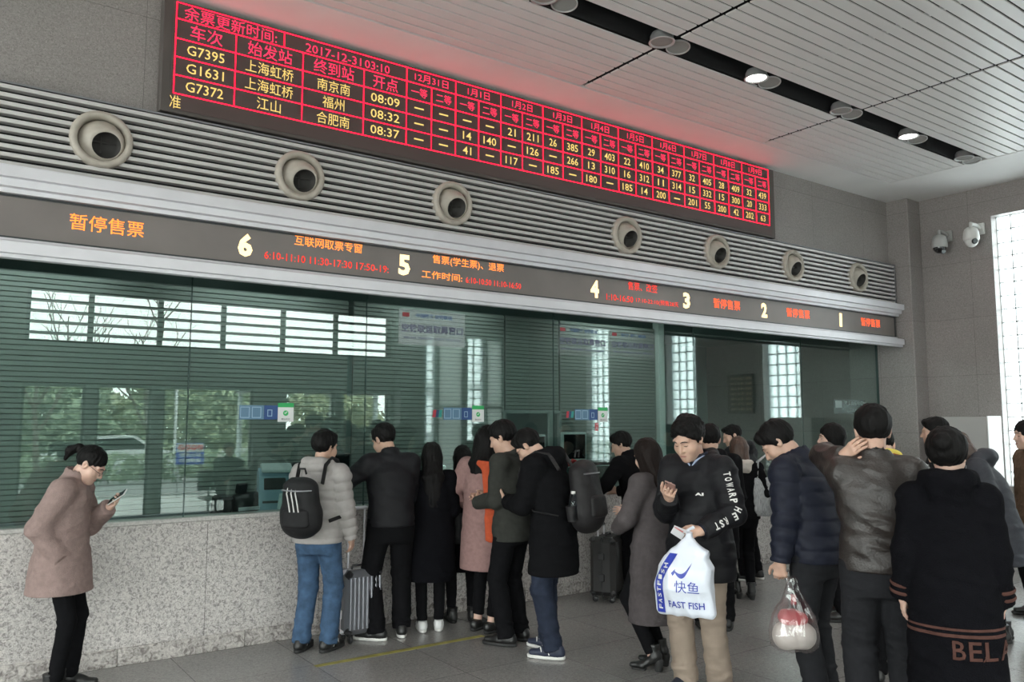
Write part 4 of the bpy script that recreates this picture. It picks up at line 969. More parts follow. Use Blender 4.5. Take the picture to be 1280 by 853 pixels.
def hand_prims(h, sg, small=1.0):
    W, f, n, t, curl, th = h; p = []; s = small
    p.append(ecap(W+f*0.018*s, W+f*0.075*s, (0.030*s, 0.017*s), (0.040*s, 0.0145*s), t, 0.012))
    p.append(rc(W-f*0.03, W+f*0.02, 0.026*s, 0.025*s, 0.02))
    for i, (off, ln, r) in enumerate(((0.031, 0.072, 0.0092), (0.0105, 0.080, 0.0095), (-0.0105, 0.075, 0.0092), (-0.031, 0.058, 0.0082))):
        q = W+f*(0.082-0.004*abs(i-1.2))*s+t*off*s; d = nrm(f+t*off*1.6)
        c = curl*(0.9+0.12*i)
        for j, (fr, bend) in enumerate(((0.44, 0.8), (0.32, 1.05), (0.24, 0.8))):
            a = c*bend; d = nrm(d*math.cos(a)+n*math.sin(a)); e = q+d*ln*fr*s
            p.append(rc(q, e, r*s*(1-0.09*j), r*s*(0.92-0.09*j), 0.005))
            n = nrm(n-d*(n@d)); q = e
        n = h[2]
    q = W+f*0.022*s+t*0.030*s+n*0.004; d = nrm(t*0.8+f*0.75+n*th*0.6)
    e = q+d*0.034*s; p.append(rc(W+f*0.012*s+t*0.016*s, e, 0.015*s, 0.0115*s, 0.012))
    d = nrm(d+f*0.5+n*th*0.5-t*0.25); e2 = e+d*0.030*s; p.append(rc(e, e2, 0.0112*s, 0.010*s, 0.005))
    d = nrm(d+n*th*0.4-t*0.2); p.append(rc(e2, e2+d*0.024*s, 0.0102*s, 0.0085*s, 0.004))
    return p
def body_prims(J, fem):
    T = J['T']
    st = []
    for z, rx, ry in ((0.82, 0.13, 0.09), (0.90, 0.155, 0.105), (1.0, 0.148, 0.10), (1.08, 0.135, 0.095), (1.20, 0.152, 0.105), (1.31, 0.158, 0.104), (1.38, 0.14, 0.085), (1.44, 0.07, 0.06)):
        c = T((0, -0.005, z)); st.append((c[2], c[0], c[1], rx, ry))
    p = [zloft(st, 0.02)]
    for sd, sg in (('R', 1), ('L', -1)):
        p += [rc(T((0.05*sg, 0, 1.42)), J['S'+sd], 0.05, 0.054, 0.05), rc(J['S'+sd], J['E'+sd], 0.050, 0.040, 0.03), rc(J['E'+sd], J['W'+sd], 0.040, 0.027, 0.02)]
        p += hand_prims(J['hand'+sd], sg, 0.92 if fem else 1.0)
        Rf, x, y, hl = J['F'+sd]
        p += [rc(J['Q'+sd], J['K'+sd], 0.082, 0.054, 0.04), rc(J['K'+sd], J['A'+sd], 0.052, 0.036, 0.03), rc(J['A'+sd]-A(0, 0, 0.02), A(x, y, 0.042+hl*0.75)+Rf@A(0, 0.07-hl*0.9, 0), 0.028, 0.018, 0.02)]
    hp = J['hp']; p.append(rc(J['nb']-A(0, 0, 0.02), hp+J['HR']@A(0, 0.0, 0.05), 0.056 if not fem else 0.049, 0.052 if not fem else 0.045, 0.03))
    p += [xf(q, J['HR'], J['hc'], J['hs']) for q in head_prims(fem)]
    return p
def torso_st(J, rows):
    out = []
    for z, rx, ry, dy in rows:
        c = J['T']((0, dy-0.005, z)); out.append((c[2], c[0], c[1], rx, ry))
    return out
def top_mesh(J, o, res, seed):
    """jacket or coat. o: rows [(z, rx, ry, dy)], sl (three radii), collar, puff, fold"""
    T = J['T']; t = o.get('t', 0.02); p = [zloft(torso_st(J, o['rows']), 0.02)]; sr = o.get('sl', (0.075, 0.062, 0.048))
    for sd, sg in (('R', 1), ('L', -1)):
        S, E_, W = J['S'+sd], J['E'+sd], J['W'+sd]; d = nrm(W-E_)
        p += [rc(T((0.055*sg, -0.005, 1.425)), S, 0.052+t*0.8, 0.056+t, 0.05), rc(S, E_, sr[0], sr[1], 0.035), rc(E_, W+d*o.get('cuff', 0.0), sr[1], sr[2], 0.02, 0.004)]
    nb = J['nb']; ax = nrm(J['hp']-nb+A(0, 0, 0.02)); c = o.get('collar')
    if c == 'stand':
        p += [ecap(nb-ax*0.03, nb+ax*o.get('ch', 0.05), (0.085, 0.085), (0.078, 0.080), (1, 0, 0), 0.02), sub_(rc(nb+ax*0.01, nb+ax*0.2, 0.062, 0.075, 0.006))]
    elif c == 'hood':
        hz = o.get('hz', 0.0); q = [T((x, y, z+hz)) for x, y, z in ((0.085, 0.055, 1.43), (0.10, -0.04, 1.475), (0.06, -0.105, 1.475), (0, -0.125, 1.465), (-0.06, -0.105, 1.475), (-0.10, -0.04, 1.475), (-0.085, 0.055, 1.43))]
        hr = o.get('hr', 0.042); rr = [hr*0.55, hr*0.9, hr*1.15, hr*1.25, hr*1.15, hr*0.9, hr*0.55]
        p += [rc(q[i], q[i+1], rr[i], rr[i+1], 0.02) for i in range(6)]
        p.append(ecap(T((-0.05, -0.11, 1.43)), T((0.05, -0.11, 1.43)), (0.045, 0.07), (0.045, 0.07), (0, 1, 0.2), 0.03))
        p.append(sub_(rc(nb+ax*0.0, nb+ax*0.2, 0.058, 0.075, 0.01)))
    elif c == 'fold':
        q = [T((x, y, z)) for x, y, z in ((0.05, 0.09, 1.36), (0.088, 0.02, 1.452), (0.05, -0.075, 1.485), (-0.05, -0.075, 1.485), (-0.088, 0.02, 1.452), (-0.05, 0.09, 1.36))]
        p += [rc(q[i], q[i+1], 0.022, 0.022, 0.015) for i in range(5)]; p.append(sub_(rc(nb+ax*0.0, nb+ax*0.2, 0.058, 0.07, 0.01)))
    if o.get('slit'):      # back vent / front opening
        z0 = o['rows'][0][0]; p.append(sub_(rc((0.0, o['slit'], z0-0.05), (0.0, o['slit'], z0+0.35), 0.016, 0.004, 0.01)))
    V, Q = nets(p, res, 1); N = vnormals(V, Q)
    d = folds(V, seed, o.get('fold', 0.007))
    if o.get('puff'):
        pz, pa, amp = o['puff']; best = np.full(len(V), 9.0); ph = V[:, 2]/pz
        for sd in 'RL':
            for a, b, off in ((J['S'+sd], J['E'+sd], 0), (J['E'+sd], J['W'+sd], 0.285)):
                tt, dd = seg_t(V, a, b); m = (dd < sr[0]*1.12) & (dd < best) & ((np.abs(V[:, 0]-J['sway_']) > 0.16) | (tt > 0.5))
                ph = np.where(m, (tt*np.linalg.norm(b-a)+off)/pa, ph); best = np.where(m, dd, best)
        d = d+amp*(np.abs(np.sin(math.pi*ph))**0.6-0.65)
    cap = np.clip((V[:, 2]-o['rows'][0][0])/0.03, 0.25, 1)
    return V+N*(d*cap)[:, None], Q
def trouser_mesh(J, o, res, seed):
    th, kn, cu = o.get('r', (0.098, 0.072, 0.066)); top = o.get('top', 1.0); p = []
    st = torso_st(J, [(0.77, 0.150, 0.105, 0), (0.82, 0.168, 0.122, 0), (0.90, 0.180, 0.130, 0), (1.0, 0.165, 0.118, 0), (max(top, 1.02), 0.160, 0.114, 0)]); p.append(zloft(st, 0.03))
    for sd in 'RL':
        H_, K_, Ak = J['Q'+sd], J['K'+sd], J['A'+sd]; d = nrm(Ak-K_)
        p += [rc(H_, K_, th, kn, 0.04), rc(K_, Ak+d*o.get('cuff', 0.02), kn, cu, 0.02, 0.003)]
    V, Q = nets(p, res, 1); N = vnormals(V, Q)
    w = 0.35+np.exp(-((V[:, 2]-0.48)/0.10)**2)*0.8+np.exp(-((V[:, 2]-0.14)/0.10)**2)*1.3
    d = folds(V, seed, o.get('fold', 0.007), (8, 8, 22))*w
    return V+N*d[:, None], Q
def hair_mesh(J, o, res, seed):
    R, c, s = J['HR'], J['hc'], J['hs']; k = o['kind']; v = o.get('vol', 0.0); c0 = o.get('c0', -0.012); p = []
    lo, hi = (-0.2, -0.25, -0.35), (0.2, 0.2, 0.2)
    p.append(ell((0, -0.016, 0.040+v*0.3), (0.081+v, 0.102+v, 0.092+v), 0.01))
    if k in ('short', 'messy', 'crop'):
        p.append(ell((0, 0.055, 0.098), (0.050, 0.036, 0.020+v), 0.025))
        p.append(half((0, 0, c0), (0, 0.80, -1), lo, hi, 0.010))
        for sg in (-1, 1): p.append(ell((0.072*sg, 0.012, 0.005), (0.007, 0.012, 0.022), 0.006))
        p.append(sub_(ell((0, 0.105, 0.020), (0.064, 0.050, 0.050), 0.01)))
    else:
        p.append(half((0, 0, c0), (0, 0.72, -1), lo, hi, 0.012))
        p.append(sub_(ell((0, 0.112, 0.0), (0.056, 0.055, 0.062), 0.012)))
    if k == 'ponytail':
        p += [rc((0, -0.095, 0.045), (0, -0.135, 0.050), 0.020, 0.020, 0.01), rc((0, -0.135, 0.050), (0, -0.162, 0.0), 0.026, 0.030, 0.02), rc((0, -0.162, 0.0), (0, -0.150, -0.065), 0.030, 0.012, 0.02)]
    if k == 'bun': p.append(ell((0, -0.115, 0.06), (0.045, 0.042, 0.045), 0.012))
    if k in ('bob', 'long'):
        for sg in (-1, 1): p.append(ecap((0.072*sg, -0.012, 0.01), (0.074*sg, -0.005, -0.115), (0.045, 0.020), (0.040, 0.016), (0, 1, 0), 0.03))
        p.append(ecap((0, -0.062, 0.02), (0, -0.055, -0.125), (0.080, 0.055), (0.078, 0.040), (1, 0, 0), 0.03))
    p = [xf(q, R, c, s) for q in p]
    if k == 'long':
        a = c+R@(A(0, -0.06, -0.02)*s); b = J['T']((0, o.get('by', -0.10), 1.43)); e = J['T']((0, o.get('by', -0.10)-0.02, o.get('end', 1.22)))
        p += [ecap(a, b, (0.085, 0.05), (0.095, 0.045), (1, 0, 0), 0.03), ecap(b, e, (0.095, 0.045), (0.075, 0.028), (1, 0, 0), 0.03)]
    V, Q = nets(p, res, 1); N = vnormals(V, Q)
    L = (V-c)@R/s
    if k == 'messy': d = 0.012*vnoise(L*np.array([42, 42, 16]), seed)*np.clip((L[:, 2]-0.02)/0.06, 0, 1)+0.004*vnoise(L*90, seed+2)
    else: d = 0.0045*vnoise(L*np.array([60, 60, 14]), seed)+0.002*vnoise(L*np.array([140, 140, 30]), seed+2)
    return V+N*d[:, None], Q
def shoe_meshes(J, sd, o):
    Rf, x, y, hl = J['F'+sd]; k = o.get('kind', 'sneaker'); b = 0.0; w = 0.040
    mk = []
    if hl > 0.02:
        up = [ecap((0, -0.045, 0.055+hl), (0, 0.07, 0.042), (0.034, 0.036), (0.038, 0.028), (1, 0, 0), 0.03), ecap((0, 0.07, 0.040), (0, 0.155, 0.034), (0.038, 0.026), (0.028, 0.020), (1, 0, 0), 0.03), rc((0, -0.02, 0.06+hl), (0, -0.015, o.get('shaft', 0.16)+hl), 0.042, 0.045, 0.03, 0.0), half((0, 0, 0.014), (0, 0, -1), (-0.2, 0.02, -0.1), (0.2, 0.3, 0.2))]
        sole = [ecap((0, 0.05, 0.010), (0, 0.150, 0.010), (0.037, 0.009), (0.028, 0.009), (1, 0, 0), 0.01), rc((0, -0.055, 0.02+hl), (0, -0.048, 0.0), 0.034, 0.026, 0.02, 0.0)]
    else:
        sh = o.get('shaft', 0.10); toe = 0.036 if k != 'dress' else 0.030
        up = [ecap((0, -0.055, 0.050), (0, 0.055, 0.052), (0.036, 0.040), (0.041, 0.038), (1, 0, 0), 0.03), ecap((0, 0.055, 0.045), (0, 0.165, 0.040), (0.042, 0.032), (toe, 0.022), (1, 0, 0), 0.03), rc((0, -0.022, 0.05), (0, -0.028, sh), 0.042, 0.042 if sh < 0.13 else 0.052, 0.03, 0.0), rc((0, 0.03, 0.075), (0, 0.09, 0.062), 0.026, 0.018, 0.02), half((0, 0, 0.016), (0, 0, -1), (-0.2, -0.3, -0.1), (0.2, 0.3, 0.2))]
        sole = [zloft([(0.001, 0, 0.055, 0.044, 0.145), (0.026, 0, 0.055, 0.046, 0.148)], 0.01, 'u', 2.6)]
    for pr, res in ((up, 0.006), (sole, 0.006)):
        V, Q = nets(pr, res, 1); V[:, 2] = np.maximum(V[:, 2], 0.0); mk.append((V@Rf.T+A(x, y, 0), Q))
    return mk

# ------------------------------------------------------------------ people: materials
def skin_mat(nm, c): 
    m = mat(nm, c, 0.5, var=0.06, vscale=30); b = m.node_tree.nodes['Principled BSDF']
    b.inputs['Subsurface Weight'].default_value = 0.12; b.inputs['Subsurface Radius'].default_value = (0.012, 0.004, 0.002); return m
M_SKIN = skin_mat('skin_warm', (0.52, 0.33, 0.25)); M_SKINF = skin_mat('skin_light', (0.60, 0.40, 0.32))
M_HAIR = mat('hair_black', (0.006, 0.0055, 0.0055), 0.6, spec=0.12, var=0.3, vscale=60, bump=0.2, bscale=120, stretch=(1, 1, 0.15))
M_HAIRB = mat('hair_brown', (0.060, 0.030, 0.020), 0.45, var=0.4, vscale=60, bump=0.5, bscale=120, stretch=(1, 1, 0.15))
def cloth(nm, c, rough=0.85, var=0.12, vscale=30, bump=0.25, bscale=220, sheen=0.0, spec=0.2, **k): return mat(nm, c, rough, var=var, vscale=vscale, bump=bump, bscale=bscale, sheen=sheen, spec=spec, **k)
M_BLACK = cloth('cloth_black', (0.0065, 0.0065, 0.0075), 0.95, spec=0.08); M_BLACKS = cloth('nylon_black', (0.008, 0.008, 0.010), 0.6, spec=0.22); M_WOOLBLK = cloth('wool_black', (0.005, 0.005, 0.0065), 0.95, bump=0.5, bscale=150, spec=0.06)
M_PINKC = cloth('wool_dusty_pink', (0.27, 0.195, 0.18), 0.95, var=0.12, bump=0.5, bscale=150); M_PINK2 = cloth('wool_rose_pink', (0.27, 0.165, 0.155), 0.95, bump=0.4)
M_GREYJ = cloth('nylon_pale_grey', (0.33, 0.31, 0.30), 0.65, var=0.05, spec=0.4); M_JEANS = cloth('denim_blue', (0.045, 0.085, 0.150), 0.85, var=0.35, vscale=14); M_DENIMD = cloth('denim_dark', (0.018, 0.024, 0.042), 0.85, var=0.25, vscale=14)
M_CHAR = cloth('cloth_charcoal', (0.017, 0.0175, 0.020), spec=0.12); M_KHAKI = cloth('chino_khaki', (0.27, 0.215, 0.172), 0.85, var=0.08, vscale=10); M_TAUPE = cloth('wool_taupe', (0.078, 0.068, 0.070), 0.95, bump=0.5, bscale=150)
M_OLIVE = cloth('cloth_grey_green', (0.032, 0.033, 0.029), 0.9); M_NAVYJ = cloth('nylon_navy', (0.0085, 0.0105, 0.021), 0.6, spec=0.25); M_LEATH = cloth('leather_dark_brown', (0.017, 0.012, 0.010), 0.45, var=0.25, vscale=12, bump=0.35, bscale=90, sheen=0.0, spec=0.6)
M_SLATE = cloth('nylon_slate', (0.032, 0.034, 0.042), 0.65, spec=0.3); M_WHITEJ = cloth('cloth_white', (0.70, 0.69, 0.70), 0.8); M_DKRED = cloth('cloth_dark_red', (0.20, 0.015, 0.03), 0.8); M_YELLOW = cloth('cloth_yellow', (0.62, 0.50, 0.10), 0.8); M_CREAM = cloth('cloth_cream', (0.55, 0.50, 0.46), 0.9)
M_ORANGE = cloth('cloth_orange_red', (0.48, 0.085, 0.035), 0.85); M_SHOEB = mat('shoe_black_leather', (0.012, 0.012, 0.012), 0.4, bump=0.2, bscale=90); M_SHOEW = mat('shoe_white', (0.62, 0.62, 0.62), 0.5); M_SOLEW = mat('sole_white', (0.66, 0.65, 0.63), 0.6); M_SOLEB = mat('sole_black', (0.02, 0.02, 0.02), 0.7)
M_LIPS = mat('lips', (0.36, 0.15, 0.13), 0.45); M_BROW = mat('brow_black', (0.02, 0.017, 0.016), 0.7); M_SPEC = mat('glasses_frame', (0.02, 0.02, 0.022), 0.3)

# ------------------------------------------------------------------ people: assembly
class Person:
    def __init__(s, label, pos, face, h, **o):
        s.s = h/1.72; s.o = o
        s.J = skeleton(**{k: o[k] for k in ('lean', 'hunch', 'head', 'R', 'L', 'feet', 'shrug', 'hs', 'wide', 'twist', 'sway') if k in o}); s.J['sway_'] = o.get('sway', 0.0)
        s.root = empty('person', (pos[0], pos[1], o.get('z', 0.0)), -math.radians(face), label, 'person', o.get('group'))
        s.fem = o.get('fem', False); s.seed = o.get('seed', len(label)); J = s.J; res = o.get('res', 0.008)
        sk = M_SKINF if s.fem else M_SKIN
        s.body = s.part('body', nets(body_prims(J, s.fem), o.get('bres', 0.0065), 1), sk)
        if 'hair' in o: s.hair = s.part('hair', hair_mesh(J, o['hair'], o.get('hres', 0.006), s.seed), o['hair'].get('m', M_HAIR))
        if 'legs' in o: s.legs = s.part(o['legs'].get('name', 'trousers'), trouser_mesh(J, o['legs'], res, s.seed+3), o['legs']['m'])
        if 'under' in o: s.part(o['under'].get('name', 'sweater'), top_mesh(J, o['under'], res, s.seed+5), o['under']['m'])
        s.top = s.part(o['top'].get('name', 'jacket'), top_mesh(J, o['top'], res, s.seed+7), o['top']['m'])
        if 'shoes' in o:
            sh = o['shoes']
            for sd in 'RL':
                (uV, uQ), (sV, sQ) = shoe_meshes(J, sd, sh); u = s.part('boot' if sh.get('kind') == 'boot' else 'shoe', (uV, uQ), sh['m'])
                s.part('sole', (sV, sQ), sh.get('sole', M_SOLEB), u)
                if sh.get('stripes'):
                    mb = MB(); Rf, x, y, hl = J['F'+sd]
                    for sg in (-1, 1):
                        for q in (0.02, 0.045, 0.07): mb.tube([A(x, y, 0)+Rf@A(0.039*sg, q, 0.035), A(x, y, 0)+Rf@A(0.041*sg, q+0.01, 0.06), A(x, y, 0)+Rf@A(0.028*sg, q+0.02, 0.085)], 0.005, 6)
                    s.mbpart('side_stripes', mb, M_SOLEW, u)
        if o.get('facef'): s.features()
        if o.get('glasses'): s.glasses()
    def part(s, name, VQ, m, parent=None):
        V, Q = VQ; me = np_mesh(name, V*s.s, Q); return link(name, me, parent or s.root, m)
    def mbpart(s, name, mb, m, parent=None):
        mb.v = [tuple(np.array(v)*s.s) for v in mb.v]; return mb.build(name, m, parent or s.root)
    def H(s, p): return s.J['hc']+s.J['HR']@(A(*p)*s.J['hs'])
    def W(s, p): return s.root.matrix_basis @ Vector(A(*p)*s.s)
    def D(s, d): return (s.root.matrix_basis.to_3x3() @ Vector(A(*d))).normalized()
    def hand(s, sd, along=0.08, out=0.02, side=0.0):
        W, f, n, t, c, th = s.J['hand'+sd]; return W+f*along+n*out+t*side
    def features(s):
        f = s.fem
        for sg in (-1, 1):
            mb = MB(); mb.tube([s.H((x*sg, face_y(x, z, f)+0.002, z)) for x, z in ((0.012, 0.027), (0.024, 0.031), (0.038, 0.030), (0.050, 0.024))], [0.0022, 0.0036, 0.0034, 0.0015], 6); s.mbpart('eyebrow', mb, M_BROW)
            mb = MB(); mb.tube([s.H((x*sg, face_y(x, z, f)+0.0012, z)) for x, z in ((0.018, 0.0005), (0.026, -0.0005), (0.034, -0.001), (0.044, 0.0015))], [0.0012, 0.0022, 0.0024, 0.0014], 6); s.mbpart('eyelashes', mb, M_BROW)
        mb = MB(); mb.tube([s.H((x, face_y(x, -0.0625, f)+0.0005, -0.0625)) for x in (-0.021, -0.01, 0.0, 0.01, 0.021)], [0.002, 0.006, 0.0065, 0.006, 0.002], 8); s.mbpart('lips', mb, M_LIPS)
    def glasses(s):
        mb = MB(); f = s.fem
        for sg in (-1, 1):
            mb.tube([s.H((0.033*sg+0.021*math.cos(t), 0.104, 0.002+0.017*math.sin(t))) for t in [2*math.pi*i/18 for i in range(19)]], 0.0016, 6)
            mb.tube([s.H((0.054*sg, 0.103, 0.006)), s.H((0.074*sg, 0.085, 0.008)), s.H((0.081*sg, -0.01, 0.014))], 0.0018, 6)
        mb.tube([s.H((-0.012, 0.104, 0.004)), s.H((0, 0.109, 0.006)), s.H((0.012, 0.104, 0.004))], 0.0016, 6); s.mbpart('glasses', mb, M_SPEC)
def stick_on(ob, mb, name, m, off=0.003, dirn=None):
    """lays flat lettering onto a curved surface, along dirn or to the nearest point"""
    import bmesh
    from mathutils.bvhtree import BVHTree
    me = ob.data; t = BVHTree.FromPolygons([v.co for v in me.vertices], [p.vertices for p in me.polygons])
    bm = bmesh.new(); vv = [bm.verts.new(v) for v in mb.v]
    for f in mb.f:
        try: bm.faces.new([vv[i] for i in f])
        except ValueError: pass
    bmesh.ops.triangulate(bm, faces=bm.faces[:])
    for _ in range(4):
        e = [x for x in bm.edges if x.calc_length() > 0.014]
        if not e: break
        bmesh.ops.subdivide_edges(bm, edges=e, cuts=1); bmesh.ops.triangulate(bm, faces=bm.faces[:])
    dv = Vector(dirn).normalized() if dirn is not None else None
    for v in bm.verts:
        hit = t.ray_cast(v.co, dv) if dv is not None else t.find_nearest(v.co)
        if hit[0] is None: hit = t.find_nearest(v.co)
        v.co = hit[0]+(hit[1]*0.5-dv*0.5 if dv is not None else hit[1]).normalized()*off
    nm = bpy.data.meshes.new(name); bm.to_mesh(nm); bm.free(); nm.materials.append(m)
    return link(name, nm, ob)
def rows_coat(hem, hr, waist=(0.165, 0.125), chest=(0.180, 0.132), hip=None):
    if hem > 0.6: hr = (max(hr[0], 0.196), max(hr[1], 0.152)); waist = (max(waist[0], 0.184), max(waist[1], 0.142))
    hip = hip or (max(0.202, hr[0]), max(0.156, hr[1]))
    r = [(hem, hr[0], hr[1], 0)]
    if hem < 0.90: r.append((0.93, hip[0], hip[1], 0))
    r += [(1.06, waist[0], waist[1], 0), (1.22, chest[0], chest[1], 0), (1.33, chest[0]*0.97, chest[1]*0.96, 0), (1.40, chest[0]*0.83, chest[1]*0.76, 0), (1.455, 0.085, 0.075, -0.005)]
    return r
# ------------------------------------------------------------------ the people in the hall
BT = lambda **k: dict(kind='boot', m=M_SHOEB, sole=M_SOLEB, shaft=0.15, **k)
P_ = {}
P_['ponytail'] = Person('woman in a dusty pink knee-length coat reading a phone, alone at far left', (0.80, -0.38), 116, 1.60, fem=True, seed=11, lean=2, hunch=9, head=(38, 0, 0), facef=True, glasses=True, res=0.007, bres=0.005,
    R=dict(w=(0.175, 0.045, 0.945), f=(-0.7, 0.5, -0.5), pole=(0.35, -1, -0.1)), L=dict(w=(-0.09, 0.27, 1.26), f=(0.30, 0.72, 0.45), n=(0.35, -0.55, 0.7), curl=0.55, pole=(-0.5, -0.6, -0.6)),
    feet={'R': (0.08, 0.02, 10, 0), 'L': (-0.08, 0.07, 0, 0)}, hair=dict(kind='ponytail', c0=-0.03),
    top=dict(name='coat', m=M_PINKC, rows=rows_coat(0.69, (0.245, 0.215), (0.205, 0.165), (0.205, 0.155), (0.225, 0.185)), sl=(0.088, 0.078, 0.060), collar='stand', ch=0.065, fold=0.009, t=0.03),
    legs=dict(name='leggings', m=M_BLACK, r=(0.085, 0.060, 0.048), cuff=0.0, fold=0.004), shoes=BT())
P_['jeans'] = Person('man in a pale grey hooded puffer jacket and blue jeans at the counter', (2.55, -0.46), 50, 1.65, seed=12, head=(8, -20, 0), lean=2,
    R=dict(w=(0.25, 0.10, 0.88), f=(-0.15, 0.4, -0.9)), L=dict(w=(-0.16, 0.26, 1.02), f=(0.2, 0.9, -0.2)), feet={'R': (0.10, 0.02, 12, 0), 'L': (-0.11, -0.03, -4, 0)}, hair=dict(kind='short', vol=0.008),
    top=dict(name='puffer_jacket', m=M_GREYJ, rows=rows_coat(0.86, (0.205, 0.165), (0.195, 0.155), (0.205, 0.155)), sl=(0.088, 0.076, 0.056), collar='hood', hr=0.052, puff=(0.075, 0.072, 0.011), fold=0.007, t=0.03),
    legs=dict(name='jeans', m=M_JEANS, r=(0.102, 0.078, 0.070), fold=0.009), shoes=dict(m=M_SHOEB, sole=M_SOLEB, stripes=True))
P_['blackjk'] = Person('man in a short black jacket leaning left onto the counter beside a silver suitcase', (3.18, -0.47), 16, 1.73, seed=13, lean=7, hunch=6, head=(26, 30, 0), glasses=True, sway=0.0,
    R=dict(w=(0.10, 0.36, 1.10), f=(-0.5, 0.85, 0), n=(0, 0, -1)), L=dict(w=(-0.36, 0.28, 1.08), f=(-0.45, 0.9, 0), n=(0, 0, -1), pole=(-0.9, -0.5, -0.3)), feet={'R': (0.11, 0.05, 10, 0), 'L': (-0.11, -0.02, -58, 0)}, hair=dict(kind='short', vol=0.006),
    top=dict(name='jacket', m=M_BLACKS, rows=rows_coat(0.90, (0.185, 0.140), (0.185, 0.14), (0.198, 0.142)), sl=(0.080, 0.070, 0.050), collar='stand', ch=0.035, fold=0.010),
    legs=dict(m=M_BLACK, r=(0.104, 0.082, 0.074), fold=0.008), shoes=dict(m=M_SHOEB, sole=M_SOLEW))
P_['longhair'] = Person('woman with long black hair in a long black coat and white sneakers at the counter', (3.58, -0.44), 24, 1.54, fem=True, seed=14, lean=2, head=(8, 0, 0),
    R=dict(w=(0.12, 0.24, 1.04), f=(-0.6, 0.7, 0.1)), L=dict(w=(-0.12, 0.24, 1.04), f=(0.6, 0.7, 0.1)), feet={'R': (0.08, 0.02, 6, 0), 'L': (-0.08, 0.0, -4, 0)}, hair=dict(kind='long', end=1.16, vol=0.008, by=-0.11),
    top=dict(name='coat', m=M_WOOLBLK, rows=rows_coat(0.47, (0.235, 0.185), (0.205, 0.155), (0.205, 0.148), (0.22, 0.17)), sl=(0.088, 0.078, 0.062), collar='fold', fold=0.008, t=0.03),
    legs=dict(name='leggings', m=M_BLACK, r=(0.085, 0.060, 0.048), fold=0.004), shoes=dict(m=M_SHOEW, sole=M_SOLEW))
P_['dark578'] = Person('short dark-haired woman in black squeezed at the counter behind the pink coat', (3.97, -0.32), 22, 1.51, fem=True, seed=15, head=(12, 0, 0), wide=0.9, res=0.010, bres=0.009,
    R=dict(w=(0.10, 0.22, 1.06), f=(-0.6, 0.7, 0.1)), L=dict(w=(-0.10, 0.22, 1.06), f=(0.6, 0.7, 0.1)), hair=dict(kind='bob', vol=0.006),
    top=dict(name='coat', m=M_WOOLBLK, rows=rows_coat(0.50, (0.19, 0.15), (0.17, 0.13), (0.175, 0.128)), sl=(0.075, 0.065, 0.052), collar='stand', fold=0.007), legs=dict(name='leggings', m=M_BLACK, r=(0.085, 0.060, 0.048)), shoes=BT())
P_['pink'] = Person('woman in a rose pink coat with an orange scarf, dark hair over her shoulders', (3.93, -0.72), 66, 1.68, fem=True, seed=16, head=(10, -10, 0), lean=1,
    R=dict(w=(0.16, 0.24, 1.08), f=(-0.6, 0.7, 0.1)), L=dict(w=(-0.22, 0.14, 1.05), f=(0.5, 0.8, 0.1), pole=(-0.6, -1, -0.2)), feet={'R': (0.08, 0.0, 6, 0), 'L': (-0.08, 0.03, 0, 0)}, hair=dict(kind='long', end=1.36, vol=0.010, by=-0.09, m=M_HAIR),
    top=dict(name='coat', m=M_PINK2, rows=rows_coat(0.53, (0.215, 0.180), (0.185, 0.145), (0.19, 0.14), (0.20, 0.16)), sl=(0.082, 0.074, 0.058), collar='fold', fold=0.008), legs=dict(m=M_BLACK, r=(0.085, 0.062, 0.050), cuff=-0.05), shoes=dict(m=M_SHOEB, sole=M_SOLEB, shaft=0.085, kind='dress'))
P_['grey'] = Person('man in a grey-green jacket between the rose pink coat and the black parka', (3.92, -1.16), -22, 1.74, seed=17, head=(22, 12, 0), hunch=5,
    R=dict(w=(0.06, 0.30, 1.10), f=(-0.6, 0.7, 0.1)), L=dict(w=(-0.10, 0.28, 1.08), f=(0.5, 0.8, 0.1)), hair=dict(kind='short', vol=0.010),
    top=dict(name='jacket', m=M_OLIVE, rows=rows_coat(0.80, (0.19, 0.145), (0.18, 0.14), (0.192, 0.142)), sl=(0.082, 0.072, 0.056), collar='fold', fold=0.009), legs=dict(m=M_BLACK, r=(0.10, 0.078, 0.070)), shoes=dict(m=M_SHOEB, sole=M_SOLEB, kind='dress'))
P_['parka'] = Person('man in glasses and black hooded parka bowed over a phone, wearing a backpack', (3.98, -1.60), -22, 1.73, seed=18, head=(46, 10, 0), lean=4, hunch=14, facef=True, glasses=True, bres=0.0055,
    R=dict(w=(0.05, 0.33, 1.14), f=(-0.5, 0.7, 0.35), n=(-0.5, -0.3, 0.7), curl=0.7), L=dict(w=(-0.10, 0.34, 1.12), f=(0.35, 0.8, 0.35), n=(0.4, -0.4, 0.7), curl=0.7, pole=(-0.6, -0.8, -0.3)), feet={'R': (0.10, 0.10, 4, 0), 'L': (-0.11, -0.06, -14, 0)}, hair=dict(kind='short', vol=0.004),
    top=dict(name='parka', m=M_BLACK, rows=rows_coat(0.60, (0.225, 0.185), (0.20, 0.16), (0.21, 0.158), (0.215, 0.17)), sl=(0.092, 0.080, 0.060), collar='hood', hr=0.05, fold=0.010, t=0.03), legs=dict(name='jeans', m=M_DENIMD, r=(0.102, 0.080, 0.072), fold=0.009), shoes=dict(m=mat('shoe_navy', (0.02, 0.026, 0.05), 0.6), sole=M_SOLEW, stripes=True))
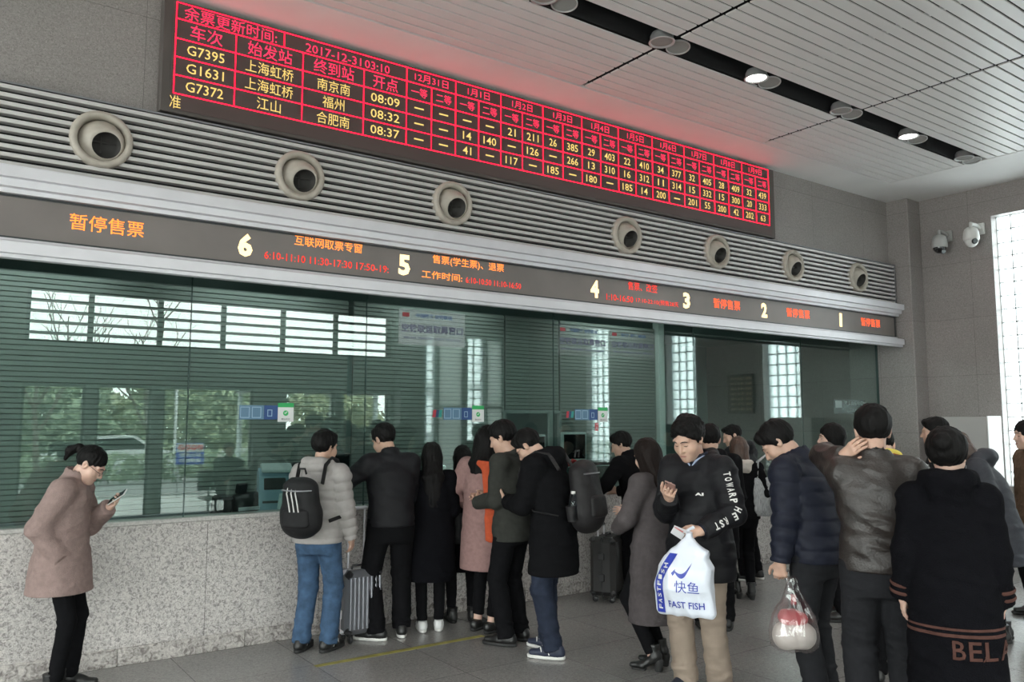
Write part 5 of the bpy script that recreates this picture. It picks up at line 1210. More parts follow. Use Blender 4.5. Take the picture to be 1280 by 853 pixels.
P_['counter'] = Person('person in black bending towards window 4, left of the taupe coat', (5.90, -0.56), -8, 1.64, seed=19, head=(22, 30, 8), lean=10, hunch=6,
    R=dict(w=(0.12, 0.36, 1.08), f=(-0.4, 0.9, 0)), L=dict(w=(-0.30, 0.32, 1.08), f=(0.1, 1, 0), pole=(-0.8, -0.6, -0.2)), hair=dict(kind='short', vol=0.012),
    top=dict(name='jacket', m=M_BLACK, rows=rows_coat(0.78, (0.195, 0.15), (0.185, 0.14), (0.198, 0.145)), sl=(0.084, 0.074, 0.056), collar='stand'), legs=dict(m=M_BLACK), shoes=dict(m=M_SHOEB))
P_['taupe'] = Person('woman in a long taupe wool coat and black block-heel boots', (4.36, -2.30), -10, 1.60, fem=True, seed=20, head=(14, -14, -6), lean=0,
    R=dict(w=(0.06, 0.28, 1.14), f=(-0.5, 0.8, 0.3)), L=dict(w=(-0.13, 0.25, 1.05), f=(0.5, 0.8, 0.2), pole=(-0.9, -0.7, -0.3)), feet={'R': (0.085, 0.03, -12, 0.055), 'L': (-0.085, -0.02, -22, 0.055)}, hair=dict(kind='long', end=1.20, vol=0.008, by=-0.10, m=mat('hair_dark_brown', (0.013, 0.009, 0.008), 0.6, spec=0.12, bump=0.2, bscale=120, stretch=(1, 1, 0.15))),
    top=dict(name='coat', m=M_TAUPE, rows=rows_coat(0.36, (0.245, 0.20), (0.19, 0.145), (0.19, 0.140), (0.215, 0.17)), sl=(0.082, 0.074, 0.060), collar='fold', fold=0.008, t=0.026, slit=-0.20), legs=dict(name='tights', m=M_BLACK, r=(0.088, 0.066, 0.050), cuff=0.0, fold=0.002), shoes=BT())
P_['central'] = Person('man in a black jacket and khaki trousers holding a phone and white shopping bag', (4.24, -2.84), 256, 1.76, seed=21, head=(27, -6, 0), lean=0, hunch=6, facef=True, res=0.0065, bres=0.0042, hres=0.0045, hs=1.10,
    R=dict(w=(0.05, 0.30, 1.235), f=(-0.42, 0.80, 0.36), n=(-0.30, -0.25, 0.90), curl=0.62, thumb=0.8, pole=(0.55, -0.7, -0.6)), L=dict(w=(-0.165, 0.285, 1.05), f=(0.55, 0.80, -0.12), n=(0.5, -0.30, -0.6), curl=0.85, thumb=0.6, pole=(-0.75, -0.6, -0.45)), feet={'R': (0.10, 0.04, 12, 0), 'L': (-0.10, -0.03, -10, 0)}, hair=dict(kind='messy', vol=0.012),
    under=dict(name='sweater', m=M_NAVYJ, rows=[(0.95, 0.16, 0.112, 0), (1.2, 0.16, 0.112, 0), (1.40, 0.13, 0.085, 0), (1.455, 0.085, 0.075, 0)], sl=(0.068, 0.055, 0.042), collar='stand', ch=0.03),
    top=dict(name='quilted_jacket', m=M_BLACKS, rows=rows_coat(0.71, (0.228, 0.180), (0.195, 0.15), (0.205, 0.152)), sl=(0.092, 0.080, 0.058), collar='hood', hr=0.042, puff=(0.16, 0.13, 0.006), fold=0.010, t=0.03), legs=dict(m=M_KHAKI, r=(0.104, 0.082, 0.076), fold=0.009), shoes=dict(m=mat('shoe_dark_navy', (0.015, 0.018, 0.03), 0.6), sole=M_SOLEB))
P_['behind'] = Person('person in a black hooded coat half hidden behind the man with the khaki trousers', (5.58, -1.80), 45, 1.70, seed=22, head=(14, 0, 0), res=0.010, bres=0.009, hair=dict(kind='short', vol=0.006),
    R=dict(w=(0.15, 0.25, 1.05), f=(-0.5, 0.8, 0.2)), L=dict(w=(-0.15, 0.25, 1.05), f=(0.5, 0.8, 0.2)), top=dict(name='hooded_coat', m=M_BLACK, rows=rows_coat(0.60, (0.22, 0.18), (0.20, 0.16), (0.212, 0.16)), sl=(0.092, 0.080, 0.060), collar='hood', hr=0.055, t=0.03), legs=dict(m=M_BLACK), shoes=dict(m=M_SHOEB))
P_['bagw'] = Person('brown-haired woman in black jacket and boots with a silver-grey bag', (6.74, -1.18), 38, 1.57, fem=True, seed=23, head=(14, 10, 0), hair=dict(kind='bob', m=M_HAIRB, vol=0.008), glasses=False,
    R=dict(w=(0.20, 0.16, 1.0), f=(-0.3, 0.8, -0.3)), L=dict(w=(-0.20, 0.14, 0.98), f=(0.3, 0.8, -0.3)), feet={'R': (0.08, 0.0, 4, 0.03), 'L': (-0.08, 0.05, -30, 0.03)}, under=dict(name='hoodie', m=M_CREAM, rows=[(0.95, 0.15, 0.105, 0), (1.2, 0.15, 0.105, 0), (1.40, 0.12, 0.08, 0), (1.455, 0.075, 0.065, 0)], sl=(0.066, 0.055, 0.042), collar='hood', hr=0.026),
    top=dict(name='jacket', m=M_BLACK, rows=rows_coat(0.86, (0.19, 0.14), (0.175, 0.13), (0.185, 0.135)), sl=(0.080, 0.070, 0.054), collar=None), legs=dict(m=M_BLACK, r=(0.088, 0.064, 0.052), cuff=-0.03), shoes=BT())
P_['stripes'] = Person('man in a black white-striped jacket leaning left at the far counter', (7.60, -0.60), -4, 1.72, seed=24, head=(20, 48, 0), lean=10, hunch=6, res=0.010, bres=0.008, hair=dict(kind='crop', vol=-0.002),
    R=dict(w=(0.12, 0.36, 1.08), f=(-0.4, 0.9, 0)), L=dict(w=(-0.26, 0.34, 1.08), f=(0.1, 1, 0)), top=dict(name='jacket', m=M_BLACKS, rows=rows_coat(0.80, (0.195, 0.15), (0.185, 0.14), (0.20, 0.145)), sl=(0.086, 0.074, 0.056), collar='hood', hr=0.048), legs=dict(m=M_BLACK), shoes=dict(m=M_SHOEB, sole=M_SOLEW))
P_['navy'] = Person('man in a navy puffer jacket with bowed head and a clear carrier bag', (4.57, -3.50), -2, 1.79, seed=25, head=(44, 30, 4), lean=7, hunch=12, facef=True, hair=dict(kind='short', vol=0.008),
    R=dict(w=(0.22, 0.20, 1.0), f=(-0.4, 0.8, -0.2)), L=dict(w=(-0.27, 0.08, 0.80), f=(0.02, 0.10, -1), n=(0.8, 0.3, 0), curl=1.0), feet={'R': (0.11, 0.04, 10, 0), 'L': (-0.11, -0.05, -8, 0)},
    top=dict(name='puffer_jacket', m=M_NAVYJ, rows=rows_coat(0.86, (0.20, 0.16), (0.20, 0.16), (0.215, 0.162)), sl=(0.090, 0.076, 0.058), collar='stand', ch=0.04, puff=(0.085, 0.085, 0.011), fold=0.008, t=0.03), legs=dict(name='jeans', m=M_CHAR, r=(0.105, 0.080, 0.072), fold=0.009), shoes=dict(m=M_SHOEB))
P_['profile'] = Person('dark-haired woman in black seen in profile facing left before the dark glass', (6.75, -2.24), -38, 1.70, fem=True, seed=26, head=(2, 4, 0), facef=True, hair=dict(kind='bob', vol=0.006, c0=-0.03), bres=0.006,
    top=dict(name='coat', m=M_BLACK, rows=rows_coat(0.55, (0.21, 0.17), (0.18, 0.14), (0.19, 0.14)), sl=(0.082, 0.072, 0.056), collar='stand', ch=0.04), legs=dict(name='leggings', m=M_BLACK, r=(0.085, 0.06, 0.048)), shoes=BT())
P_['whitejk'] = Person('person in white jacket and red-yellow scarf mostly hidden by the leather jacket', (5.38, -3.50), 62, 1.72, seed=27, head=(35, 14, 0), hunch=8, wide=1.12, res=0.010, bres=0.009, hair=dict(kind='short'),
    top=dict(name='jacket', m=M_WHITEJ, rows=rows_coat(0.82, (0.20, 0.15), (0.19, 0.145), (0.21, 0.15)), sl=(0.088, 0.076, 0.058), collar='stand', ch=0.03), legs=dict(m=M_BLACK), shoes=dict(m=M_SHOEB))
P_['leather'] = Person('man in a dark brown leather jacket holding the back of his head with one hand', (4.33, -4.05), 54, 1.80, seed=28, head=(10, 6, 0), facef=False, hair=dict(kind='short', vol=0.006), bres=0.005, hs=1.10, res=0.007,
    R=dict(w=(0.27, 0.02, 0.83)), L=dict(w=(-0.158, 0.028, 1.488), f=(0.60, -0.56, 0.58), n=(0.70, 0.70, -0.05), curl=0.16, thumb=-0.1, pole=(-0.50, 0.60, -0.90)), feet={'R': (0.11, 0.02, 10, 0), 'L': (-0.11, 0.0, -8, 0)},
    top=dict(name='leather_jacket', m=M_LEATH, rows=rows_coat(0.90, (0.185, 0.145), (0.19, 0.145), (0.21, 0.150)), sl=(0.086, 0.072, 0.054), collar='stand', ch=0.04, fold=0.014), legs=dict(m=M_CHAR, r=(0.112, 0.088, 0.078), fold=0.008), shoes=dict(m=M_SHOEB))
P_['bela'] = Person('woman in a long black coat with brown lettering at the hem and hoop earrings', (4.27, -4.47), 58, 1.67, fem=True, seed=29, head=(6, -14, 0), wide=0.92, hair=dict(kind='bun', vol=0.014, c0=-0.028), hs=1.08, res=0.007, bres=0.006,
    R=dict(w=(0.225, 0.05, 0.83)), L=dict(w=(-0.235, 0.04, 0.83)), feet={'R': (0.09, 0.03, 6, 0), 'L': (-0.09, 0.0, -4, 0)},
    top=dict(name='coat', m=M_WOOLBLK, rows=rows_coat(0.44, (0.235, 0.190), (0.200, 0.160), (0.198, 0.150), (0.215, 0.175)), sl=(0.084, 0.078, 0.068), collar='hood', hr=0.050, hz=0.03, fold=0.009, t=0.032), legs=dict(name='trousers', m=M_CREAM, r=(0.09, 0.072, 0.068)), shoes=dict(m=M_SHOEB))
P_['man1178'] = Person('dark-haired man facing left beyond the black updo, by the granite corner', (7.72, -2.70), -30, 1.76, seed=30, head=(6, 0, 0), res=0.010, bres=0.008, hair=dict(kind='short', vol=0.004),
    top=dict(name='jacket', m=M_CHAR, rows=rows_coat(0.80, (0.195, 0.15), (0.185, 0.14), (0.20, 0.145)), sl=(0.086, 0.074, 0.056), collar='stand'), legs=dict(m=M_BLACK), shoes=dict(m=M_SHOEB))
P_['slate'] = Person('brown-haired woman in slate grey hooded parka bent over, with a black handbag', (7.16, -3.42), -26, 1.70, fem=True, seed=31, head=(40, 14, 0), lean=12, hunch=12, hair=dict(kind='bob', m=M_HAIRB, vol=0.008),
    R=dict(w=(0.08, 0.34, 1.02), f=(-0.4, 0.8, 0.1)), L=dict(w=(-0.20, 0.24, 0.96), f=(0.4, 0.8, 0.0), pole=(-0.5, -1, -0.2)), feet={'R': (0.09, 0.02, 4, 0), 'L': (-0.09, 0.04, -12, 0)},
    top=dict(name='parka', m=M_SLATE, rows=rows_coat(0.62, (0.225, 0.185), (0.205, 0.165), (0.215, 0.165), (0.215, 0.175)), sl=(0.094, 0.082, 0.062), collar='hood', hr=0.055, puff=(0.12, 0.12, 0.006), t=0.032), legs=dict(m=M_BLACK, r=(0.092, 0.068, 0.056)), shoes=BT())
P_['edge'] = Person('woman with a straight fringe and brown fur collar at the right edge, facing left', (8.26, -3.26), -44, 1.73, fem=True, seed=32, head=(4, 4, 0), facef=True, bres=0.0055, hair=dict(kind='bob', vol=0.008, c0=-0.04),
    top=dict(name='coat', m=cloth('fur_brown', (0.13, 0.085, 0.055), 0.95, bump=0.8, bscale=60), rows=rows_coat(0.60, (0.22, 0.17), (0.19, 0.15), (0.20, 0.15)), sl=(0.088, 0.076, 0.06), collar='hood', hr=0.05, fold=0.010), legs=dict(m=M_BLACK), shoes=BT())

# seated figures: hips lowered, feet drawn up under the knees
SEAT = {'R': (0.12, 0.40, 4, 0.42), 'L': (-0.12, 0.40, -4, 0.42)}
def seated(label, pos, face, h, m, seed, z=-0.42, **k):
    return Person(label, pos, face, h, seed=seed, z=z, feet={'R': (0.11, 0.40, 4, -z/(h/1.72)), 'L': (-0.11, 0.40, -4, -z/(h/1.72))}, res=0.010, bres=0.009, R=dict(w=(0.13, 0.30, 1.08), f=(-0.4, 0.9, 0)), L=dict(w=(-0.13, 0.30, 1.08), f=(0.4, 0.9, 0)),
        top=dict(name='jacket', m=m, rows=rows_coat(0.88, (0.19, 0.15), (0.18, 0.14), (0.19, 0.14)), sl=(0.080, 0.070, 0.055), collar='stand'), legs=dict(m=M_BLACK), **k)
seated('dark-haired clerk seated behind the glass at window 4', (6.22, 1.20), 180, 1.66, M_BLACK, 41, fem=True, hair=dict(kind='bob', vol=0.01), head=(15, 0, 0))
for i, (x, hk, lb) in enumerate(((4.45, dict(kind='short'), 'tallest dark silhouette mirrored in the glass above the card reader'), (5.35, dict(kind='bob'), 'dark silhouette mirrored in the glass right of the tallest one'), (6.25, dict(kind='short'), 'dark silhouette mirrored in the glass beside the man in jeans'), (7.20, dict(kind='bob'), 'dark silhouette mirrored in the glass left of the man in the short black jacket'))):
    seated(lb, (x, -8.10), 0, 1.76-0.05*(i % 2), (M_BLACK, M_CHAR, M_NAVYJ, M_OLIVE)[i], 50+i, hair=hk, z=-0.40, group=None)
# ------------------------------------------------------------------ things people hold, wear and wheel
def local_root(name, person, p, label, cat, group=None, turn=0.0):
    """a thing standing at a point of a person's frame, turned with the person"""
    w = person.W(p); return empty(name, w, person.root.rotation_euler.z+turn, label, cat, group)
def phone(person, sd, label, col, along=0.088):
    W_, f, n, t, c, th = person.J['hand'+sd]
    c0 = person.W(W_+f*along+n*0.032)
    fz = person.D(f); nz = person.D(n); ax = fz; side = ax.cross(nz).normalized(); nz = side.cross(ax)
    M = Matrix((side, ax, nz)).transposed()
    r = empty('phone', c0, 0, label, 'phone', 'phones in people\'s hands')
    MB().box(M@Vector((0, 0.02, 0)), (0.072, 0.150, 0.0085), rot=M, bev=0.004).build('casing', col, r)
    MB().box(M@Vector((0, 0.02, 0.0046)), (0.066, 0.138, 0.001), rot=M).build('screen', M_PHSCR, r)
    MB().box(M@Vector((0.022, 0.078, -0.0050)), (0.016, 0.020, 0.002), rot=M, bev=0.0008).build('camera_bump', M_BLK, r)
M_PHSCR = mat('phone_screen', (0.015, 0.018, 0.022), 0.08, spec=0.7); M_ROSE = mat('phone_rose_gold', (0.48, 0.30, 0.27), 0.3, 0.5); M_PHW = mat('phone_white', (0.6, 0.6, 0.6), 0.3); M_PHD = mat('phone_dark', (0.03, 0.03, 0.035), 0.3)
phone(P_['ponytail'], 'L', 'pale phone held up by the woman in the dusty pink coat', M_PHW)
phone(P_['central'], 'R', 'rose gold phone held by the man with the white shopping bag', M_ROSE, 0.125)
phone(P_['parka'], 'L', 'dark phone held by the bowed man in the black parka', M_PHD)

def sdf_part(name, prims, m, root, res=0.007, amp=0.0, sc=(9, 9, 12), seed=0, relax=1):
    V, Q = nets(prims, res, relax)
    if amp: V = V+vnormals(V, Q)*folds(V, seed, amp, sc)[:, None]
    return link(name, np_mesh(name, V, Q), root, m)

# backpacks (wearer's frame: back is -y)
def backpack(pn, c, w, d, h, m, label, lean=0.0, stripes=False, bottle=False):
    pp = P_[pn]; s = pp.s; r = local_root('backpack', pp, c, label, 'backpack', 'backpacks')
    T = RX(lean)
    def q(x, y, z): return tuple(T@A(x, y, z))
    sdf_part('body', [ecap(q(0, -d*0.55, h*0.18), q(0, -d*0.50, h*0.72), (w*0.50, d*0.55), (w*0.44, d*0.44), (1, 0, 0), 0.04), ecap(q(0, -d*0.5, h*0.10), q(0, -d*0.5, h*0.3), (w*0.46, d*0.5), (w*0.5, d*0.52), (1, 0, 0), 0.03)], m, r, 0.008, 0.006, (8, 8, 9), 4)
    sdf_part('front_pocket', [ecap(q(0, -d*0.98, h*0.16), q(0, -d*0.96, h*0.36), (w*0.36, d*0.18), (w*0.33, d*0.16), (1, 0, 0), 0.03)], m, r, 0.008, 0.004, (8, 8, 9), 5)
    mb = MB(); mb.tube([q(x*w, -d*(0.99-1.2*x*x), h*0.70) for x in (-0.38, -0.2, 0, 0.2, 0.38)], 0.006, 6); mb.build('zip', M_ALUD, r)
    mb = MB(); mb.tube([q(-0.03, -d*0.30, h*0.93), q(-0.025, -d*0.35, h*1.02), q(0.025, -d*0.35, h*1.02), q(0.03, -d*0.30, h*0.93)], 0.008, 6); mb.build('carry_loop', m, r)
    J = pp.J
    for sg, sd in ((1, 'R'), (-1, 'L')):
        pts = [J['T']((0.115*sg, y, z)) for y, z in ((-0.18, 1.33), (-0.135, 1.47), (-0.03, 1.52), (0.075, 1.50), (0.165, 1.40), (0.20, 1.27))] + [J['T']((0.165*sg, 0.15, 1.17)), J['T']((0.235*sg, 0.02, 1.08)), J['T']((0.17*sg, -0.15, 1.04))]
        mb = MB(); loc = [(Vector((A(*pt)-A(*c))*s)) for pt in pts]; mb.tube(loc, [0.026, 0.028, 0.028, 0.028, 0.026, 0.02, 0.014, 0.014, 0.014], 8, sec=0.35); mb.build('shoulder_strap', m, r)
    if stripes:
        for k in (-1, 0, 1):
            mb = MB(); mb.tube([q(0.035*k+0.015, -d*1.20, h*0.38), q(0.035*k+0.0, -d*1.14, h*0.52), q(0.035*k-0.03, -d*0.98, h*0.66), q(0.035*k-0.03, -d*0.86, h*0.74)], 0.008, 6, sec=0.5)
            o = mb.build('white_stripe', M_SOLEW, r)
    if bottle:
        mb = MB(); mb.tube([q(-w*0.50, -d*0.35, h*0.10), q(-w*0.53, -d*0.35, h*0.30)], [0.042, 0.045], 14); mb.build('side_pocket', m, r)
        mb = MB(); mb.lathe([(0, 0.12*h), (0.032, 0.12*h), (0.033, 0.34*h), (0.026, 0.40*h), (0.014, 0.43*h), (0.014, 0.46*h)], origin=q(-w*0.53, -d*0.35, 0), n=20); bo = mb.build('water_bottle', glass('bottle_plastic', (0.75, 0.8, 0.85), 1.4, 0.1), r)
        mb = MB(); mb.lathe([(0.0, 0.49*h), (0.017, 0.49*h), (0.017, 0.455*h), (0.0, 0.455*h)], origin=q(-w*0.53, -d*0.35, 0), n=16); mb.build('cap', M_SOLEW, bo)
    return r
M_PACK = cloth('backpack_black', (0.012, 0.012, 0.013), 0.6, bump=0.3, bscale=300); M_PACK2 = cloth('backpack_charcoal', (0.018, 0.017, 0.018), 0.5, bump=0.3, bscale=200)
backpack('jeans', (0, -0.17, 0.98), 0.32, 0.19, 0.46, M_PACK, 'black backpack with three white stripes worn by the man in jeans', -0.10, stripes=True)
backpack('parka', (0.06, -0.165, 0.95), 0.34, 0.22, 0.56, M_PACK2, 'large black backpack with a water bottle worn by the man in the parka', 0.10, bottle=True)

# white shopping bag
ce = P_['central']; hp = ce.W(ce.hand('L', 0.07, 0.02))
cam_yaw = YAW
r = empty('shopping_bag', (hp.x-0.075, hp.y-0.02, hp.z-0.475), -YAW-0.52, 'white plastic shopping bag with blue fish logo hanging from the central man\'s hand', 'bag')
M_BAGW = mat('plastic_bag_white', (0.66, 0.70, 0.78), 0.3, var=0.04, vscale=6, bump=0.25, bscale=25, spec=0.6)
BAGP = [zloft([(0.0, -0.005, 0, 0.165, 0.045), (0.02, -0.005, 0, 0.178, 0.062), (0.16, -0.01, 0, 0.178, 0.11), (0.29, 0.0, 0, 0.165, 0.095), (0.37, 0.015, 0, 0.125, 0.055), (0.425, 0.02, 0, 0.075, 0.040), (0.47, 0.02, 0.01, 0.030, 0.028), (0.50, 0.02, 0.02, 0.022, 0.022)], 0.01, 'u', 2.8), ecap((0.05, 0, 0.41), (0.13, 0, 0.385), (0.03, 0.02), (0.04, 0.02), (0, 1, 0), 0.03)]
bag = sdf_part('bag_body', BAGP, M_BAGW, r, 0.006, 0.014, (9, 9, 6), 8)
M_BLUE = mat('bag_print_blue', (0.025, 0.045, 0.34), 0.35)
def bag_print(mb, nm): stick_on(bag, mb, nm, M_BLUE, 0.003, (0, 1, 0))
FY = -0.16
mb = MB(); text_on(mb, '快鱼', (0.035, FY, 0.185), w=0.150, h=0.070, bold=0.0); bag_print(mb, 'lettering')
mb = MB(); text_on(mb, 'FAST FISH', (0.022, FY, 0.075), w=0.215, h=0.042, bold=0.012); bag_print(mb, 'lettering')
mb = MB(); N_ = 14; up_ = [(-0.045+0.11*i/N_, 0.282-0.030*math.sin(math.pi*i/N_)+0.045*(i/N_)**2) for i in range(N_+1)]; dn = [(-0.045+0.11*i/N_, 0.282-0.058*math.sin(math.pi*i/N_)**0.8+0.045*(i/N_)**2) for i in range(N_+1)]
for i in range(N_): mb.quad((up_[i][0], FY, up_[i][1]), (up_[i+1][0], FY, up_[i+1][1]), (dn[i+1][0], FY, dn[i+1][1]), (dn[i][0], FY, dn[i][1]))
mb.quad((-0.06, FY, 0.262), (-0.035, FY, 0.287), (-0.038, FY, 0.262), (-0.05, FY, 0.245)); bag_print(mb, 'fish_logo')
mb = MB()
for i in range(24):
    z0, z1 = 0.012+0.0150*i, 0.012+0.0150*(i+1); f = lambda z: -0.168+(0 if z < 0.22 else (z-0.22)*0.55)
    for k in range(3):
        a, b = 0.018*k, 0.018*(k+1); mb.quad((f(z0)+a, FY+0.03, z0), (f(z0)+b, FY+0.03, z0), (f(z1)+b, FY+0.03, z1), (f(z1)+a, FY+0.03, z1))
bag_print(mb, 'blue_band')
mb = MB()
for i in range(8):
    z = 0.05+0.036*i; f = -0.140+(0 if z < 0.22 else (z-0.22)*0.55); text_on(mb, 'FASTFISH'[i], (f, FY+0.03, z), h=0.026, w=0.026, ux=(0, 0, 1), uz=(-1, 0, 0), bold=0.02)
stick_on(bag, mb, 'white_lettering', M_SOLEW, 0.006, (0, 1, 0))
mb = MB(); mb.tube([(0.02, 0.02, 0.47), (0.0, 0.05, 0.50), (0.03, 0.08, 0.52)], 0.012, 8); mb.build('twisted_handle', M_BAGW, r)
# ticket slip in the same hand
W_, f_, n_, t_, _c, _t = ce.J['handL']; tp = ce.W(W_+f_*0.13+n_*0.02+t_*0.035)
r = empty('paper_ticket', tp, -YAW-0.5, 'pale pink and white paper ticket pinched above the shopping bag', 'ticket')
mb = MB(); mb.box((0, 0, 0), (0.085, 0.0012, 0.060), rot=(0.5, 0.35, 0.1)); mb.box((-0.012, -0.008, -0.012), (0.080, 0.0012, 0.055), rot=(0.6, 0.55, 0.2)); mb.build('slip', mat('ticket_white', (0.66, 0.66, 0.68), 0.5), r)
mb = MB(); mb.box((-0.006, -0.0100, 0.006), (0.060, 0.0012, 0.030), rot=(0.6, 0.45, 0.15)); mb.build('pink_field', mat('ticket_pink', (0.62, 0.22, 0.22), 0.5), r)
# jacket lettering down the left sleeve, chest zip and shirt collar
J = ce.J; jk = ce.top; mb = MB(); S_, E_, Wr = J['SL'], J['EL'], J['WL']; lets = 'TOWARPHE RST'; a1 = np.linalg.norm(E_-S_)
camd = np.array(ce.root.matrix_basis.to_3x3().inverted() @ (EYE-Vector((4.24, -2.84, 1.2))).normalized())
for i, ch in enumerate(lets):
    if ch == ' ': continue
    q = 0.060+0.0345*i+(0.030 if i > 5 else 0.0)
    p = S_+(E_-S_)*(q/a1) if q < a1 else E_+(Wr-E_)*((q-a1)/np.linalg.norm(Wr-E_)); tg = nrm(E_-S_) if q < a1-0.03 else nrm(Wr-E_) if q > a1+0.03 else nrm(nrm(E_-S_)+nrm(Wr-E_))
    o = nrm(camd-tg*(camd@tg)); o = nrm(o-0.25*np.cross(tg, o)); sd = np.cross(o, tg)
    m2 = MB(); text_on(m2, ch, tuple((p+o*0.10)*ce.s), h=0.046, w=0.026, ux=tuple(tg), uz=tuple(sd), bold=0.03)
    m2.v = [tuple(A(*v)+o*0.05) for v in m2.v]; stick_on(jk, m2, 'sleeve_letter', M_SOLEW, 0.004, -o)
ch_ = lambda x, z: tuple(A(x, 0.30, z)*ce.s)
mb = MB(); text_on(mb, 'AI', ch_(-0.075, 1.255), w=0.050, h=0.018, ux=(-1, 0, 0), bold=0.05); stick_on(jk, mb, 'chest_logo', M_SOLEW, 0.004, (0, -1, 0))
M_CASEZ = mat('zip_dark', (0.03, 0.03, 0.034), 0.4, 0.4)
def press(points, r_, name, m, ob):
    mb = MB(); n = 40; P = [Vector(points[0])+(Vector(points[1])-Vector(points[0]))*i/n for i in range(n+1)]
    from mathutils.bvhtree import BVHTree
    t = BVHTree.FromPolygons([v.co for v in ob.data.vertices], [p.vertices for p in ob.data.polygons]); P = [t.find_nearest(q)[0]+t.find_nearest(q)[1]*0.002 for q in P]
    mb.tube(P, r_, 6); return mb.build(name, m, ob)
press((ch_(-0.02, 1.315), ch_(-0.125, 1.305)), 0.0022, 'chest_zip', M_ALUD, jk); press((ch_(0.02, 1.42), ch_(0.0, 0.83)), 0.003, 'front_zip', M_CASEZ, jk)
nbv = J['nb']; mb = MB()
for sg in (-1, 1): mb.tube([tuple((nbv+A(x*sg, y, z))*ce.s) for x, y, z in ((0.004, 0.082, -0.030), (0.030, 0.080, 0.005), (0.062, 0.045, 0.030), (0.070, 0.0, 0.040))], [0.010, 0.016, 0.017, 0.014], 8, sec=0.5)
mb.build('shirt_collar', mat('shirt_pale_blue', (0.34, 0.40, 0.55), 0.8), ce.root)

# clear carrier bag
nv = P_['navy']; hp = nv.W(nv.hand('L', 0.10, 0.01)); ZB = hp.z
r = empty('carrier_bag', (hp.x+0.05, hp.y-0.05, ZB-0.42), -YAW, 'clear plastic carrier bag with white and red packages hanging from the navy jacket man\'s hand', 'bag')
def clear_plastic():
    m = bpy.data.materials.new('clear_plastic_film'); m.use_nodes = True; nt = m.node_tree; nt.nodes.clear(); N = nt.nodes; L = nt.links
    t = N.new('ShaderNodeBsdfTransparent'); t.inputs[0].default_value = (0.93, 0.92, 0.93, 1); d = N.new('ShaderNodeBsdfTranslucent'); d.inputs[0].default_value = (0.8, 0.75, 0.76, 1); g = N.new('ShaderNodeBsdfGlossy'); g.inputs['Roughness'].default_value = 0.15
    a = N.new('ShaderNodeMixShader'); a.inputs[0].default_value = 0.22; b = N.new('ShaderNodeMixShader'); b.inputs[0].default_value = 0.12; o = N.new('ShaderNodeOutputMaterial')
    L.new(t.outputs[0], a.inputs[1]); L.new(d.outputs[0], a.inputs[2]); L.new(a.outputs[0], b.inputs[1]); L.new(g.outputs[0], b.inputs[2]); L.new(b.outputs[0], o.inputs[0]); return m
sdf_part('film', [zloft([(0.0, 0, 0, 0.10, 0.07), (0.02, 0, 0, 0.135, 0.09), (0.10, 0, 0, 0.148, 0.105), (0.20, 0, 0, 0.125, 0.09), (0.30, 0, 0, 0.075, 0.055), (0.38, 0, 0, 0.035, 0.03), (0.43, 0, 0, 0.02, 0.02)], 0.01, 'u', 2.2)], clear_plastic(), r, 0.007, 0.012, (16, 16, 5), 9)
sdf_part('white_package', [ecap((-0.05, 0, 0.085), (0.05, 0, 0.085), (0.080, 0.082), (0.080, 0.082), (0, 1, 0), 0.03)], mat('package_white', (0.68, 0.64, 0.58), 0.5), r, 0.008, 0.006, (12, 12, 12), 3)
sdf_part('red_package', [ecap((-0.05, 0, 0.195), (0.045, 0.01, 0.19), (0.06, 0.045), (0.06, 0.045), (0, 1, 0.2), 0.02)], mat('package_red', (0.55, 0.09, 0.10), 0.5), r, 0.008, 0.008, (12, 12, 12), 4)
mb = MB(); mb.box((0.0, -0.01, 0.30), (0.03, 0.02, 0.06), bev=0.004); mb.build('red_tag', mat('tag_dark_red', (0.35, 0.02, 0.03), 0.5), r)
mb = MB()
for sg in (-1, 1): mb.tube([(0.02*sg, 0, 0.36), (0.03*sg, 0.01, 0.42), (0.012*sg, 0.02, 0.47)], 0.008, 6)
mb.build('handles', clear_plastic(), r)

